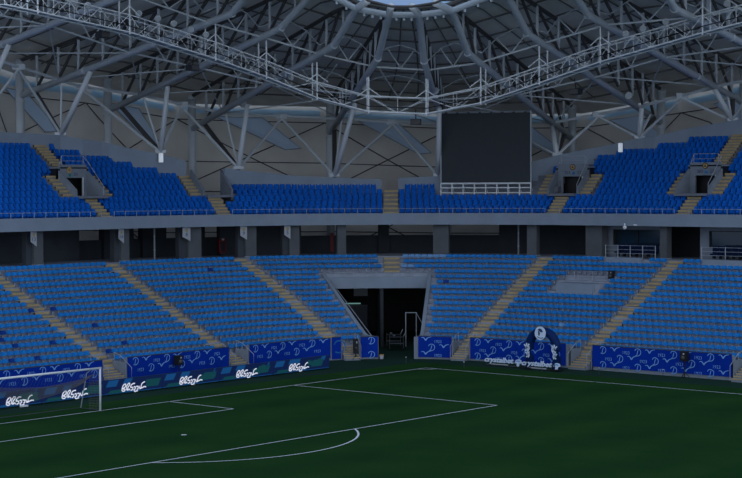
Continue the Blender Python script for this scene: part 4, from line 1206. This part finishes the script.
# ---------------------------------------------------------------- lighting catwalk
CW = [(-20.66, 25.1), (-17.92, 24.84), (-9.75, 23.99), (-1.29, 22.57), (2.9, 21.44), (6.28, 19.92), (9.5, 18.86), (13.01, 18.68), (16.42, 19.46), (20.52, 20.82), (26.01, 22.15), (34.54, 23.77), (42.5, 25.1)]
CI, CO_ = 5.4, 6.5
t = thing('lighting_catwalk', P(11, 5.9, 18.7), 'white steel lattice catwalk ring hung under the roof trusses', 'catwalk')
H = 1.22
def cwp(k, u, d, dz):
    (q0, z0), (q1, z1) = CW[k], CW[k+1]
    return P(q0, d, z0+dz).lerp(P(q1, d, z1+dz), u)
for k in range(len(CW)-1):
    for d, dz, r in ((CI, 0, .055), (CO_, 0, .055), (CI, H, .045), (CO_, H, .045)):
        b = MB(); b.tube(cwp(k, 0, d, dz), cwp(k, 1, d, dz), r, 'white_steel', 6); b.build('chord', t)
    L = (cwp(k, 1, CI, 0)-cwp(k, 0, CI, 0)).length; n = max(2, 2*int(round(L/3.2)))
    b = MB()
    for j in range(n):
        u0, u1 = j/n, (j+1)/n
        for d in (CI, CO_):
            b.tube(cwp(k, u0, d, 0 if j % 2 else H), cwp(k, u1, d, H if j % 2 else 0), 0.026, 'white_steel', 4)
            b.tube(cwp(k, u0, d, 0), cwp(k, u0, d, H), 0.024, 'white_steel', 4)
        b.tube(cwp(k, u0, CI, H), cwp(k, u1, CO_, H), 0.02, 'white_steel', 4)
        b.tube(cwp(k, u0, CI, 0), cwp(k, u0, CO_, 0), 0.024, 'white_steel', 4)
    b.build('lattice', t)
    b = MB(); p = [cwp(k, 0, CI+.15, .02), cwp(k, 1, CI+.15, .02), cwp(k, 1, CO_-.15, .02), cwp(k, 0, CO_-.15, .02)]
    b.hexa(p+[v+Vector((0, 0, .05)) for v in p], 'galv'); b.build('walkway', t)
    b = MB(); b.tube(cwp(k, 0, CI-.08, .42), cwp(k, 1, CI-.08, .42), .035, 'black', 5); b.build('cable', t)
for k in range(1, len(CW)-1):
    q, z = CW[k]
    for d in (CI, CO_):
        b = MB(); b.tube(P(q, d, z-.15), P(q, d, z+2.75), .06, 'white_steel', 6); b.build('hanger', t)
    for dq in (-1, 1):
        b = MB(); b.tube(P(q, CI, z+1.85), P(q+dq*0.9/mpq(q, CI), CI, z+H), .045, 'white_steel', 5); b.build('hanger_brace', t)
LAMPS = [(-8.7, 25.38), (-6.88, 25.15), (-5.32, 24.9), (-3.63, 24.57), (-2.1, 24.3), (28.08, 24.09), (29.53, 24.37), (31.45, 24.75), (33.25, 25.13), (36.36, 25.69), (-13.4, 25.6), (-14.6, 25.75)]
for i, (q, z) in enumerate(LAMPS):
    g_side = q < 10
    t = thing('floodlight', P(q, 5.9, z), 'round silver floodlight on top of the catwalk, %s from the corner on the %s side' % (ORD[[4, 3, 2, 1, 0, 0, 1, 2, 3, 4, 5, 6][i]], 'goal' if g_side else 'touchline'), 'floodlight', 'catwalk floodlights')
    c = P(q, 5.6, z); dv = (Vector((45, 40, 0))-c).normalized()
    b = MB(); b.tube(c, c-dv*.30, .25, 'white_steel', 14, .12); rf = b.build('reflector', t, True)
    b = MB(); b.tube(c+dv*.01, c+dv*.05, .20, 'lens', 14); b.build('lens', rf)
    b = MB(); b.tube(c-dv*.1, c-dv*.1-Vector((0, 0, .75)), .035, 'galv', 5); b.build('bracket', t)
for q, z, lab in ((-2.34, 21.9, 'between the goal-side floodlights and corner'), (12.29, 18.1, 'above the scoreboard corner'), (22.92, 20.1, 'past the scoreboard'), (-11.06, 23.8, 'nearest the goal end')):
    t = thing('loudspeaker', P(q, 6.8, z), 'black hanging loudspeaker under the catwalk, %s' % lab, 'loudspeaker', 'hung loudspeakers')
    b = MB(); b.box(P(q, 6.8, z), T(q)*.42, N(q)*.3, (0, 0, .22), 'black'); b.build('cabinet', t)
    b = MB(); b.box(P(q, 6.48, z), T(q)*.36, N(q)*.02, (0, 0, .17), 'dark_steel'); b.build('grille', t)
    b = MB(); b.tube(P(q, 6.8, z+.2), P(q, 6.6, z+1.0), .04, 'black', 5); b.build('hanger', t)
